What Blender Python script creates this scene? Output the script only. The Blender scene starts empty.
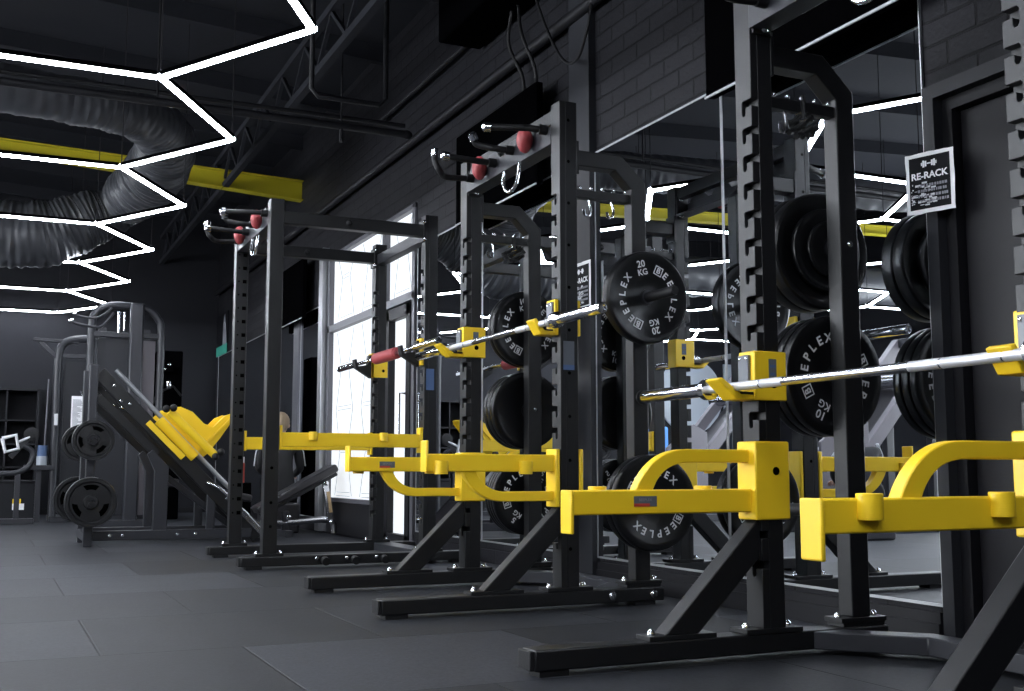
import bpy, bmesh, math, random
from math import sin, cos, pi, radians, sqrt, atan2
from mathutils import Vector, Matrix
random.seed(7)
scene = bpy.context.scene
COL = scene.collection
V = Vector

# ------------------------------------------------------------------ materials
def mat(name, col, rough=0.5, metal=0.0, emit=None, estr=0.0, bump=0.0, bscale=80.0, spec=0.5, var=0.0, vscale=8.0):
    m = bpy.data.materials.new(name); m.use_nodes = True
    nt = m.node_tree; b = nt.nodes['Principled BSDF']
    b.inputs['Base Color'].default_value = (*col, 1)
    b.inputs['Roughness'].default_value = rough
    b.inputs['Metallic'].default_value = metal
    b.inputs['Specular IOR Level'].default_value = spec
    if emit:
        b.inputs['Emission Color'].default_value = (*emit, 1)
        b.inputs['Emission Strength'].default_value = estr
    tc = nt.nodes.new('ShaderNodeTexCoord')
    if bump > 0:
        n = nt.nodes.new('ShaderNodeTexNoise'); n.inputs['Scale'].default_value = bscale
        n.inputs['Detail'].default_value = 3
        nt.links.new(tc.outputs['Object'], n.inputs['Vector'])
        bp = nt.nodes.new('ShaderNodeBump'); bp.inputs['Strength'].default_value = bump
        bp.inputs['Distance'].default_value = 0.004
        nt.links.new(n.outputs['Fac'], bp.inputs['Height'])
        nt.links.new(bp.outputs['Normal'], b.inputs['Normal'])
    if var > 0:
        n = nt.nodes.new('ShaderNodeTexNoise'); n.inputs['Scale'].default_value = vscale
        n.inputs['Detail'].default_value = 4
        nt.links.new(tc.outputs['Object'], n.inputs['Vector'])
        r = nt.nodes.new('ShaderNodeMapRange')
        r.inputs['To Min'].default_value = max(rough - var, 0.02); r.inputs['To Max'].default_value = rough + var
        nt.links.new(n.outputs['Fac'], r.inputs['Value'])
        nt.links.new(r.outputs['Result'], b.inputs['Roughness'])
    return m

M = dict(
    black=mat('black_powder_coat', (0.0062, 0.0064, 0.0074), 0.42, bump=0.08, bscale=500, var=0.05, vscale=5, spec=0.40),
    blackg=mat('gunmetal_powder_coat', (0.024, 0.025, 0.030), 0.38, bump=0.1, bscale=400, var=0.05, spec=0.35),
    yellow=mat('yellow_powder_coat', (0.85, 0.565, 0.018), 0.36, bump=0.06, bscale=300, var=0.05),
    chrome=mat('chrome', (0.80, 0.81, 0.84), 0.10, 1.0),
    steel=mat('brushed_steel', (0.66, 0.67, 0.70), 0.24, 1.0),
    hole=mat('dark_hole', (0.0008, 0.0008, 0.0008), 0.8, spec=0.0),
    rubber=mat('black_rubber', (0.0045, 0.0047, 0.0055), 0.30, spec=0.32, bump=0.05, bscale=250, var=0.06, vscale=10),
    rubberm=mat('matt_rubber', (0.006, 0.006, 0.007), 0.55, bump=0.2, bscale=300, spec=0.3),
    white=mat('white_print', (0.62, 0.63, 0.65), 0.5),
    paper=mat('white_paper', (0.86, 0.86, 0.88), 0.5),
    ink=mat('black_ink', (0.006, 0.006, 0.008), 0.6, spec=0.12),
    greyink=mat('grey_ink', (0.22, 0.22, 0.25), 0.5),
    red=mat('red_resin', (0.30, 0.040, 0.045), 0.55, bump=0.4, bscale=60),
    redp=mat('red_print', (0.45, 0.05, 0.03), 0.5),
    labelg=mat('grey_label', (0.10, 0.11, 0.13), 0.35),
    blue=mat('blue_label', (0.06, 0.11, 0.23), 0.4),
    tvm=mat('tv_gloss', (0.001, 0.001, 0.0012), 0.5, spec=0.0),
    tvb=mat('tv_plastic', (0.0012, 0.0012, 0.0015), 0.7, spec=0.0),
    led=mat('led_diffuser', (0.9, 0.9, 0.95), 0.5, emit=(0.86, 0.91, 1.0), estr=62.0),
    alu=mat('aluminium_trim', (0.42, 0.43, 0.45), 0.38, 0.8),
    frame=mat('window_frame_metal', (0.10, 0.10, 0.115), 0.4, 0.3),
    darkframe=mat('dark_frame', (0.008, 0.008, 0.010), 0.45, spec=0.2),
    duct=mat('duct_fabric', (0.040, 0.042, 0.048), 0.40, 0.0, bump=0.4, bscale=9, spec=0.3),
    pipe=mat('black_pipe', (0.010, 0.010, 0.012), 0.5, spec=0.2),
    ceil=mat('black_ceiling', (0.021, 0.022, 0.027), 0.8, bump=0.5, bscale=20, spec=0.08),
    wallm=mat('charcoal_wall', (0.014, 0.0145, 0.018), 0.6, bump=0.2, bscale=30, spec=0.15),
    doorm=mat('door_paint', (0.011, 0.0105, 0.013), 0.40, bump=0.1, bscale=30, spec=0.22),
    beam=mat('olive_yellow_paint', (0.42, 0.36, 0.012), 0.5, bump=0.3, bscale=20),
    shroud=mat('machine_panel', (0.020, 0.021, 0.025), 0.45, spec=0.25),
    shroudl=mat('machine_panel_light', (0.13, 0.12, 0.135), 0.4),
    vinyl=mat('black_vinyl', (0.025, 0.024, 0.028), 0.33, bump=0.25, bscale=120),
    shelfm=mat('black_laminate', (0.010, 0.0105, 0.013), 0.5, spec=0.2),
    skin=mat('skin', (0.55, 0.30, 0.21), 0.55),
    cast=mat('cast_rubber_plate', (0.008, 0.0083, 0.0095), 0.33, bump=0.2, bscale=60, spec=0.4),
    hair=mat('blonde_hair', (0.27, 0.20, 0.13), 0.6, bump=0.8, bscale=90),
    hairb=mat('brown_hair', (0.07, 0.04, 0.025), 0.6, bump=0.8, bscale=90),
    cloth=mat('black_cloth', (0.012, 0.012, 0.014), 0.85, bump=0.4, bscale=60),
    green=mat('teal_print', (0.04, 0.30, 0.22), 0.5),
    bluecloth=mat('blue_cloth', (0.08, 0.25, 0.62), 0.8),
    disc=mat('pale_sign', (0.38, 0.42, 0.47), 0.5),
    wood=mat('tan_plastic', (0.5, 0.36, 0.2), 0.5),
)
# brick for the long wall (pattern in wall-plane coordinates)
def brick_mat():
    m = bpy.data.materials.new('painted_brick'); m.use_nodes = True
    nt = m.node_tree; b = nt.nodes['Principled BSDF']
    tc = nt.nodes.new('ShaderNodeTexCoord'); sp = nt.nodes.new('ShaderNodeSeparateXYZ'); cb = nt.nodes.new('ShaderNodeCombineXYZ')
    nt.links.new(tc.outputs['Object'], sp.inputs[0])
    nt.links.new(sp.outputs['Y'], cb.inputs['X']); nt.links.new(sp.outputs['Z'], cb.inputs['Y'])
    br = nt.nodes.new('ShaderNodeTexBrick'); nt.links.new(cb.outputs[0], br.inputs['Vector'])
    br.inputs['Scale'].default_value = 1.0; br.inputs['Brick Width'].default_value = 0.27
    br.inputs['Row Height'].default_value = 0.095; br.inputs['Mortar Size'].default_value = 0.006
    br.inputs['Mortar Smooth'].default_value = 0.4
    br.inputs['Color1'].default_value = (0.0095, 0.0095, 0.012, 1); br.inputs['Color2'].default_value = (0.013, 0.013, 0.016, 1)
    br.inputs['Mortar'].default_value = (0.004, 0.004, 0.005, 1)
    nt.links.new(br.outputs['Color'], b.inputs['Base Color'])
    b.inputs['Roughness'].default_value = 0.55; b.inputs['Specular IOR Level'].default_value = 0.14
    n = nt.nodes.new('ShaderNodeTexNoise'); n.inputs['Scale'].default_value = 60; nt.links.new(tc.outputs['Object'], n.inputs['Vector'])
    ma = nt.nodes.new('ShaderNodeMath'); ma.operation = 'MULTIPLY_ADD'
    nt.links.new(br.outputs['Fac'], ma.inputs[0]); ma.inputs[1].default_value = -1.0
    mb = nt.nodes.new('ShaderNodeMath'); mb.operation = 'MULTIPLY'; mb.inputs[1].default_value = 0.35
    nt.links.new(n.outputs['Fac'], mb.inputs[0]); nt.links.new(mb.outputs[0], ma.inputs[2])
    bp = nt.nodes.new('ShaderNodeBump'); bp.inputs['Strength'].default_value = 0.8; bp.inputs['Distance'].default_value = 0.006
    nt.links.new(ma.outputs[0], bp.inputs['Height']); nt.links.new(bp.outputs['Normal'], b.inputs['Normal'])
    return m
M['brick'] = brick_mat()

def floor_mat():
    m = bpy.data.materials.new('rubber_mats'); m.use_nodes = True
    nt = m.node_tree; b = nt.nodes['Principled BSDF']; L = nt.links.new
    def math(op, a, c=None, d=None):
        n = nt.nodes.new('ShaderNodeMath'); n.operation = op
        for i, x in enumerate((a, c, d)):
            if x is None: continue
            if isinstance(x, (int, float)): n.inputs[i].default_value = x
            else: L(x, n.inputs[i])
        return n.outputs[0]
    tc = nt.nodes.new('ShaderNodeTexCoord'); sp = nt.nodes.new('ShaderNodeSeparateXYZ'); L(tc.outputs['Object'], sp.inputs[0])
    yy = math('DIVIDE', math('SUBTRACT', sp.outputs['Y'], 0.02), 1.01)
    row = math('FLOOR', yy); fy = math('FRACT', yy)
    par = math('MODULO', math('ADD', row, 100), 2.0)
    xx = math('SUBTRACT', sp.outputs['X'], math('MULTIPLY_ADD', par, -0.475, 0.845))
    colm = math('FLOOR', xx); fx = math('FRACT', xx)
    dx = math('MINIMUM', fx, math('SUBTRACT', 1.0, fx)); dy = math('MINIMUM', fy, math('SUBTRACT', 1.0, fy))
    d = math('MINIMUM', dx, dy)
    seam = nt.nodes.new('ShaderNodeMapRange'); L(d, seam.inputs['Value'])
    seam.inputs['From Min'].default_value = 0.001; seam.inputs['From Max'].default_value = 0.006
    cb = nt.nodes.new('ShaderNodeCombineXYZ'); L(colm, cb.inputs[0]); L(row, cb.inputs[1])
    wn = nt.nodes.new('ShaderNodeTexWhiteNoise'); wn.noise_dimensions = '2D'; L(cb.outputs[0], wn.inputs['Vector'])
    tone = math('MULTIPLY_ADD', wn.outputs['Value'], 0.95, 0.52)
    n = nt.nodes.new('ShaderNodeTexNoise'); n.inputs['Scale'].default_value = 95; n.inputs['Detail'].default_value = 2; L(tc.outputs['Object'], n.inputs['Vector'])
    n2 = nt.nodes.new('ShaderNodeTexNoise'); n2.inputs['Scale'].default_value = 3.5; n2.inputs['Detail'].default_value = 6; L(tc.outputs['Object'], n2.inputs['Vector'])
    g = math('MULTIPLY', tone, math('MULTIPLY_ADD', n.outputs['Fac'], 1.7, 0.15))
    g = math('MULTIPLY', g, math('MULTIPLY_ADD', n2.outputs['Fac'], 0.5, 0.75))
    g = math('MULTIPLY', g, math('MULTIPLY_ADD', seam.outputs['Result'], 0.85, 0.15))
    mix = nt.nodes.new('ShaderNodeMix'); mix.data_type = 'RGBA'; mix.inputs['A'].default_value = (0, 0, 0, 1)
    mix.clamp_factor = False
    mix.inputs['B'].default_value = (0.0190, 0.0203, 0.0248, 1); L(g, mix.inputs['Factor']); L(mix.outputs['Result'], b.inputs['Base Color'])
    b.inputs['Roughness'].default_value = 0.60; b.inputs['Specular IOR Level'].default_value = 0.20
    h = math('MULTIPLY_ADD', n.outputs['Fac'], 0.25, seam.outputs['Result'])
    bp = nt.nodes.new('ShaderNodeBump'); bp.inputs['Strength'].default_value = 0.6; bp.inputs['Distance'].default_value = 0.004
    L(h, bp.inputs['Height']); L(bp.outputs['Normal'], b.inputs['Normal'])
    return m
M['floor'] = floor_mat()
mm = bpy.data.materials.new('mirror_glass'); mm.use_nodes = True
_b = mm.node_tree.nodes['Principled BSDF']
_b.inputs['Base Color'].default_value = (0.80, 0.83, 0.86, 1); _b.inputs['Metallic'].default_value = 1; _b.inputs['Roughness'].default_value = 0.0
M['mirror'] = mm
M['pane'] = mat('frosted_daylight_glass', (0.25, 0.26, 0.28), 0.5, emit=(0.94, 0.97, 1.0), estr=0.80)
M['etch'] = mat('etched_line', (0.2, 0.2, 0.2), 0.6, emit=(0.72, 0.76, 0.80), estr=0.34)

# ------------------------------------------------------------------ mesh builder
class MB:
    def __init__(s): s.v = []; s.f = []
    def add(s, vs, fs):
        o = len(s.v); s.v += [V(p) for p in vs]; s.f += [tuple(i + o for i in f) for f in fs]; return s
    def box(s, a, b):
        x0, y0, z0 = a; x1, y1, z1 = b
        if x0 > x1: x0, x1 = x1, x0
        if y0 > y1: y0, y1 = y1, y0
        if z0 > z1: z0, z1 = z1, z0
        return s.add([(x0,y0,z0),(x1,y0,z0),(x1,y1,z0),(x0,y1,z0),(x0,y0,z1),(x1,y0,z1),(x1,y1,z1),(x0,y1,z1)],
                     [(0,3,2,1),(4,5,6,7),(0,1,5,4),(1,2,6,5),(2,3,7,6),(3,0,4,7)])
    def prism(s, poly, axis, a, b):
        """poly: 2-D outline in the two other axes (x,z for 'y'; y,z for 'x'; x,y for 'z')"""
        def P(p, t):
            return {'y': (p[0], t, p[1]), 'x': (t, p[0], p[1]), 'z': (p[0], p[1], t)}[axis]
        ar = sum(poly[i][0]*poly[(i+1) % len(poly)][1] - poly[(i+1) % len(poly)][0]*poly[i][1] for i in range(len(poly)))
        poly = list(poly)
        if ar < 0: poly.reverse()
        if a > b: a, b = b, a
        n = len(poly); vs = [P(p, a) for p in poly] + [P(p, b) for p in poly]
        fs = [tuple(range(n))[::-1], tuple(range(n, 2*n))] + [(i, (i+1) % n, n+(i+1) % n, n+i) for i in range(n)]
        if axis == 'y': fs = [f[::-1] for f in fs]
        return s.add(vs, fs)
    def bar(s, p, q, w, h, up=(0,0,1)):
        p, q = V(p), V(q); d = (q-p).normalized(); u = V(up); sd = d.cross(u)
        if sd.length < 1e-4: sd = d.cross(V((0,1,0)))
        sd.normalize(); u = sd.cross(d).normalized()
        vs = [c + sd*a*w/2 + u*b*h/2 for c in (p, q) for a, b in ((-1,-1),(1,-1),(1,1),(-1,1))]
        return s.add(vs, [(3,2,1,0),(4,5,6,7),(0,1,5,4),(1,2,6,5),(2,3,7,6),(3,0,4,7)])
    def tube(s, pts, r, n=12, caps=True):
        pts = [V(p) for p in pts]; rs = r if isinstance(r, (list, tuple)) else [r]*len(pts)
        N = None; rings = []
        for i, p in enumerate(pts):
            t = (pts[min(i+1, len(pts)-1)] - pts[max(i-1, 0)]).normalized()
            if N is None:
                N = t.cross(V((0,0,1)))
                if N.length < 1e-3: N = t.cross(V((1,0,0)))
            else: N = N - t*N.dot(t)
            N.normalize(); B = t.cross(N)
            rings.append([p + (N*cos(2*pi*k/n) + B*sin(2*pi*k/n))*rs[i] for k in range(n)])
        vs = [v for rg in rings for v in rg]; fs = []
        for i in range(len(pts)-1):
            for k in range(n):
                a = i*n+k; b2 = i*n+(k+1) % n; fs.append((a, b2, b2+n, a+n))
        if caps: fs += [tuple(range(n))[::-1], tuple(range(len(vs)-n, len(vs)))]
        return s.add(vs, fs)
    def cyl(s, p, q, r, n=16): return s.tube([p, q], r, n)
    def lathe(s, prof, c, axis='y', n=48, closed=False):
        """prof: list of (radius, offset along axis)"""
        c = V(c); vs = []
        for r, t in prof:
            for k in range(n):
                a = 2*pi*k/n; x, y = r*cos(a), r*sin(a)
                vs.append(c + V({'y': (x, t, y), 'x': (t, x, y), 'z': (x, y, t)}[axis]))
        fs = []; m = len(prof)
        for i in range(m if closed else m-1):
            for k in range(n):
                a = i*n+k; b2 = i*n+(k+1) % n; c2 = ((i+1) % m)*n+(k+1) % n; d2 = ((i+1) % m)*n+k
                fs.append((a, b2, c2, d2))
        if not closed: fs += [tuple(range(n))[::-1], tuple(range((m-1)*n, m*n))]
        return s.add(vs, fs)
    def ell(s, c, r, n=12, m=8):
        c = V(c); vs = [c + V((0,0,r[2]))]
        for i in range(1, m):
            t = pi*i/m
            for k in range(n): vs.append(c + V((r[0]*sin(t)*cos(2*pi*k/n), r[1]*sin(t)*sin(2*pi*k/n), r[2]*cos(t))))
        vs.append(c - V((0,0,r[2]))); fs = [(0, 1+k, 1+(k+1) % n) for k in range(n)]
        for i in range(m-2):
            for k in range(n):
                a = 1+i*n+k; b2 = 1+i*n+(k+1) % n; fs.append((a, a+n, b2+n, b2))
        L = len(vs)-1; o = 1+(m-2)*n; fs += [(L, o+(k+1) % n, o+k) for k in range(n)]
        return s.add(vs, fs)
    def xf(s, mtx): s.v = [mtx @ p for p in s.v]; return s
    def join(s, o, mtx=None): return s.add([(mtx @ p) if mtx else p for p in o.v], o.f)

def wloc(o):
    l = V((0,0,0))
    while o: l += o.location; o = o.parent
    return l
def build(name, mb, m, parent=None, bev=0.0, smooth=True, label=None, kind=None, origin=None, seg=2):
    """link the shapes of mb as ONE mesh object; a child keeps its parent's pivot"""
    me = bpy.data.meshes.new(name)
    if parent is not None: o0 = wloc(parent)
    elif origin is not None: o0 = V(origin)
    else:
        xs = [p.x for p in mb.v]; ys = [p.y for p in mb.v]; zs = [p.z for p in mb.v]
        o0 = V(((min(xs)+max(xs))/2, (min(ys)+max(ys))/2, min(zs)))
    me.from_pydata([tuple(p - o0) for p in mb.v], [], mb.f); me.update()
    bm = bmesh.new(); bm.from_mesh(me); bmesh.ops.recalc_face_normals(bm, faces=bm.faces); bm.to_mesh(me); bm.free()
    me.materials.append(M[m] if isinstance(m, str) else m)
    o = bpy.data.objects.new(name, me); COL.objects.link(o)
    if parent is not None: o.parent = parent
    else: o.location = o0
    if smooth:
        for p in me.polygons: p.use_smooth = True
        me.set_sharp_from_angle(angle=radians(38))
    if bev > 0:
        md = o.modifiers.new('bevel', 'BEVEL'); md.width = bev; md.segments = seg; md.limit_method = 'ANGLE'
        md.angle_limit = radians(40); md.harden_normals = False
    if label: o['label'] = label
    if kind: o['kind'] = kind
    return o
def thing(name, label, cat, loc, group=None):
    o = bpy.data.objects.new(name, None); COL.objects.link(o); o.location = loc; o.empty_display_size = 0.1
    o['label'] = label; o['category'] = cat
    if group: o['group'] = group
    return o
def tag(o, label, cat, group=None, kind=None):
    o['label'] = label; o['category'] = cat
    if group: o['group'] = group
    if kind: o['kind'] = kind
    return o
def struct(name, mb, m, bev=0, smooth=False): return build(name, mb, m, None, bev, smooth, kind='structure')
def dup(root, loc, label=None, group=None, rot=None):
    r = root.copy(); COL.objects.link(r); r.location = loc
    if rot is not None: r.rotation_euler = rot
    if label: r['label'] = label
    if group: r['group'] = group
    for ch in list(root.children):
        c = ch.copy(); COL.objects.link(c); c.parent = r
        for g in ch.children:
            d = g.copy(); COL.objects.link(d); d.parent = c
    return r

# ------------------------------------------------------------------ lettering
_tc = {}
def text_mesh(s, size, depth=0.0008, offset=0.0):
    key = (s, offset)
    if key not in _tc:
        cu = bpy.data.curves.new('t', 'FONT'); cu.body = s; cu.size = 1.0; cu.align_x = 'CENTER'; cu.align_y = 'CENTER'
        cu.offset = offset; cu.resolution_u = 3
        ob = bpy.data.objects.new('t', cu); COL.objects.link(ob)
        dg = bpy.context.evaluated_depsgraph_get(); me = ob.evaluated_get(dg).to_mesh()
        _tc[key] = ([v.co.copy() for v in me.vertices], [tuple(p.vertices) for p in me.polygons])
        ob.evaluated_get(dg).to_mesh_clear(); bpy.data.objects.remove(ob); bpy.data.curves.remove(cu)
    vs, fs = _tc[key]; b = MB(); b.add([v*size for v in vs], fs)
    return b
def frame_mtx(o, xa, ya):
    xa = V(xa).normalized(); ya = V(ya).normalized(); za = xa.cross(ya)
    m = Matrix.Identity(4)
    for i in range(3): m[i][0] = xa[i]; m[i][1] = ya[i]; m[i][2] = za[i]; m[i][3] = o[i]
    return m
def logo_mb(sz):
    b = MB(); t = sz*0.10; h = sz/2
    for (x0, y0, x1, y1) in ((-h, -h, h, -h+t), (-h, h-t, h, h), (-h, -h, -h+t, h), (h-t, -h, h, h)):
        b.add([(x0,y0,0),(x1,y0,0),(x1,y1,0),(x0,y1,0)], [(0,1,2,3)])
    b.join(text_mesh('B', sz*0.85, offset=0.03)); return b

# ------------------------------------------------------------------ weight plates
R0 = 0.221
def plate_body(R, th, style='bumper'):
    h = th/2
    if style == 'bumper':
        prof = [(0.026, -h*0.9), (0.040, -h*0.9), (0.040, -h*0.72), (R*0.44, -h*0.72), (R*0.46, -h*0.82), (R*0.80, -h*0.80), (R*0.83, -h*0.95),
                (R*0.955, -h), (R*0.99, -h*0.82), (R, -h*0.55), (R, h*0.55), (R*0.99, h*0.82), (R*0.955, h), (R*0.83, h*0.95), (R*0.80, h*0.80), (R*0.46, h*0.82),
                (R*0.44, h*0.72), (0.040, h*0.72), (0.040, h*0.9), (0.026, h*0.9)]
    else:
        prof = [(0.026, -h), (R*0.26, -h), (R*0.30, -h*0.45), (R*0.78, -h*0.45), (R*0.84, -h), (R*0.97, -h), (R, -h*0.6),
                (R, h*0.6), (R*0.97, h), (R*0.84, h), (R*0.78, h*0.45), (R*0.30, h*0.45), (R*0.26, h), (0.026, h)]
    return MB().lathe(prof, (0,0,0), 'y', 64, closed=True)
def arc_word(b, word, R, a0, step, y, side, size, logo=True):
    """letters along an arc, tops outward; side -1 = face towards -Y, +1 = towards +Y"""
    a = a0
    for i, ch in enumerate(word):
        th = radians(a); sx = -side
        # on the -Y face, x to the right is +X ; on the +Y face it is -X
        rad = V((sx*0+cos(th)*(1 if side < 0 else -1), 0, sin(th))); tan = V((sin(th)*(1 if side < 0 else -1), 0, -cos(th)))
        mt = frame_mtx(rad*R + V((0, y, 0)), tan, rad)
        b.join(logo_mb(size*0.95) if (logo and i == 0) else text_mesh(ch, size, offset=0.025), mt)
        a -= step
def plate_mesh(R, th, num, style='bumper', size=0.043, single=False):
    body = plate_body(R, th, style); let = MB()
    if num:
        for side in (-1, 1):
            y = side*(th/2*0.82 + 0.0012); rr = R*0.635; st = 17.3 if not single else 13
            arc_word(let, 'BEEPLEX', rr, 180+52, st, y, side, size)
            arc_word(let, 'BEEPLEX', rr, 52, st, y, side, size)
            for a in (90, -90):
                th_ = radians(a); rad = V((0, 0, sin(th_))); tan = V((sin(th_)*(1 if side < 0 else -1), 0, 0))
                let.join(text_mesh(num, size*0.95, offset=0.02), frame_mtx(rad*(rr+size*0.42)+V((0,y,0)), tan, rad))
                let.join(text_mesh('KG', size*0.85, offset=0.02), frame_mtx(rad*(rr-size*0.42)+V((0,y,0)), tan, rad))
    return body, let
_pm = {}
def plate(R, th, num, c, roll, label, style='bumper', name='weight_plate', group=None, size=0.047):
    key = (R, th, num, style)
    if key not in _pm:
        body, let = plate_mesh(R, th, num, style, size)
        t = thing(name, label, 'weight plate', c, group)
        t.location = (0, 0, 0)
        build('plate_disc', body, 'rubber' if style == 'bumper' else 'cast', t)
        build('steel_hub', MB().lathe([(0.0255, -th*0.46), (0.034, -th*0.46), (0.034, th*0.46), (0.0255, th*0.46)], (0,0,0), 'y', 32, closed=True), 'blackg', t)
        if let.v: build('lettering', let, 'white', t, smooth=False)
        if style == 'tri':
            for k in range(3):
                g = MB()
                a0 = radians(90+120*k)
                for sgn in (-1, 1):
                    pts = []
                    for j in range(9): pts.append((R*0.70*cos(a0+radians(-26+6.5*j)), R*0.70*sin(a0+radians(-26+6.5*j))))
                    for j in range(9): pts.append((R*0.50*cos(a0+radians(20-5*j)), R*0.50*sin(a0+radians(20-5*j))))
                    g.prism(pts, 'y', sgn*(th*0.225+0.002), sgn*(th*0.225-0.001))
                build('grip_slot', g, 'hole', t, smooth=False)
        _pm[key] = t; r = t
        t.location = c; t.rotation_euler = (0, radians(roll), 0)
    else:
        r = dup(_pm[key], c, label, group, (0, radians(roll), 0))
        r['category'] = 'weight plate'
    if group: r['group'] = group
    return r

# ------------------------------------------------------------------ ROOM
WX = 3.10; YB = 17.5; YF = -3.5; XL = -7.5
def ceil_z(x): return 4.45 + 0.06*(WX - x)
struct('floor', MB().box((XL, YF, -0.1), (WX+0.4, YB+0.2, 0)), 'floor')
w = MB()
w.box((WX, YF, 0), (WX+0.3, 1.98, 4.6)); w.box((WX, 1.98, 1.99), (WX+0.3, 3.0, 4.6)); w.box((WX, 3.0, 0), (WX+0.3, 8.55, 4.6))
w.box((WX, 8.55, 2.80), (WX+0.3, 11.30, 4.6)); w.box((WX, 9.20, 0), (WX+0.3, 11.30, 0.32)); w.box((WX, 11.30, 0), (WX+0.3, YB+0.2, 4.6))
struct('wall_right', w, 'brick')
struct('wall_back', MB().box((XL, YB, 0), (WX, YB+0.2, 5.2)), 'wallm')
struct('wall_left', MB().box((XL-0.2, YF, 0), (XL, YB+0.2, 5.3)), 'wallm')
struct('wall_front', MB().box((XL, YF-0.2, 0), (WX+0.3, YF, 5.2)), 'wallm')
c = MB(); c.prism([(XL-0.2, ceil_z(XL-0.2)), (WX+0.3, ceil_z(WX+0.3)), (WX+0.3, ceil_z(WX+0.3)+0.15), (XL-0.2, ceil_z(XL-0.2)+0.15)], 'y', YF-0.2, YB+0.2)
# deck ribs
struct('ceiling', c, 'ceil')
for i in range(14):
    y = -2.6 + i*1.5
    mb = MB().prism([(XL, ceil_z(XL)), (WX, ceil_z(WX)), (WX, ceil_z(WX)-0.16), (XL, ceil_z(XL)-0.16)], 'y', y, y+0.07)
    struct('trim_%d' % (20+i), mb, 'ceil')

# mirrors (framed panels on the wall)
def mirror(y0, y1, z0, z1, label):
    t = thing('wall_mirror', label, 'mirror', (WX-0.005, (y0+y1)/2, z0), 'tall mirror panels along the brick wall')
    build('glass', MB().box((WX-0.010, y0+0.004, z0+0.004), (WX-0.002, y1-0.004, z1-0.004)), 'mirror', t, smooth=False)
    e = MB()
    e.box((WX-0.013, y0, z1-0.006), (WX-0.001, y1, z1+0.004)); e.box((WX-0.013, y0, z0-0.004), (WX-0.001, y1, z0+0.006))
    e.box((WX-0.013, y0, z0), (WX-0.001, y0+0.005, z1)); e.box((WX-0.013, y1-0.005, z0), (WX-0.001, y1, z1))
    build('edge_trim', e, 'alu', t, smooth=False)
mirror(3.034, 4.298, 0.125, 2.425, 'tall wall mirror between the black door and the first mirror seam')
mirror(4.302, 5.54, 0.125, 2.425, 'tall wall mirror right of the grey pilaster, behind the 20 kg plate')
mirror(5.785, 7.168, 0.125, 2.425, 'tall wall mirror just left of the grey pilaster, behind the middle rack')
mirror(7.172, 8.50, 0.125, 2.425, 'tall wall mirror beside the bright glass door')
mirror(11.45, 12.28, 0.125, 2.33, 'dark wall mirror just left of the bright window')
mirror(12.52, 15.80, 0.125, 2.33, 'dark wide wall mirror under the far television')
mirror(15.86, 17.30, 0.125, 2.33, 'dark wall mirror nearest the far corner')
struct('trim_1', MB().box((WX-0.045, 5.54, 0), (WX, 5.785, 4.45)), 'shroud')
struct('trim_2', MB().box((WX-0.035, 12.28, 0), (WX, 12.52, 2.4)), 'frame')
struct('baseboard_right', MB().box((WX-0.022, 3.05, 0), (WX, 5.54, 0.078)).box((WX-0.014, 3.05, 0.078), (WX, 5.54, 0.118)), 'darkframe')
struct('baseboard_back', MB().box((XL, YB-0.02, 0), (WX, YB, 0.08)), 'darkframe')
struct('baseboard_left', MB().box((XL, YF, 0), (XL+0.02, YB, 0.08)), 'darkframe')

# door at the right
d1 = MB().box((WX+0.06, 1.99, 0.01), (WX+0.10, 2.926, 1.926))
door = build('door_1', d1, 'doorm', None, 0.003, kind='structure')
fr = MB().prism([(3.030, -0.0), (3.030, 2.03), (1.90, 2.03), (1.90, 0.0), (1.98, 0.0), (1.98, 1.978), (2.978, 1.978), (2.978, 0.0)], 'x', WX-0.02, WX+0.10)
build('door_frame', fr, 'shroud', door)
build('door_stop', MB().prism([(2.976, 0), (2.976, 1.976), (1.982, 1.976), (1.982, 1.93), (2.930, 1.93), (2.930, 0)], 'x', WX+0.02, WX+0.085), 'darkframe', door)
h = MB().cyl((WX+0.06, 2.08, 1.0), (WX+0.03, 2.08, 1.0), 0.012).cyl((WX+0.035, 2.08, 1.0), (WX+0.035, 2.20, 1.0), 0.010)
build('door_handle', h, 'steel', door)

# window (frosted) and glass door
X0 = WX+0.03
win = build('window_1', MB().box((X0, 9.40, 0.34), (X0+0.02, 11.10, 2.00)).box((X0, 9.40, 2.07), (X0+0.02, 11.10, 2.76)).box((X0, 8.62, 2.07), (X0+0.02, 9.32, 2.76)), 'pane', None, smooth=False, kind='structure')
f = MB()
for (ya, yb, za, zb) in ((11.10, 11.17, 0, 2.80), (8.55, 8.62, 0, 2.80), (9.32, 9.40, 0.1, 2.80), (8.55, 11.17, 2.76, 2.80), (8.55, 11.17, 2.00, 2.07), (9.32, 11.17, 0.30, 0.34)):
    f.box((WX-0.02, ya, za), (WX+0.07, yb, zb))
build('window_frame', f, 'frame', win, 0.003)
build('window_post', MB().box((WX-0.07, 11.20, 0), (WX+0.02, 11.34, 2.90)), 'alu', win, 0.004)
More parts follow.
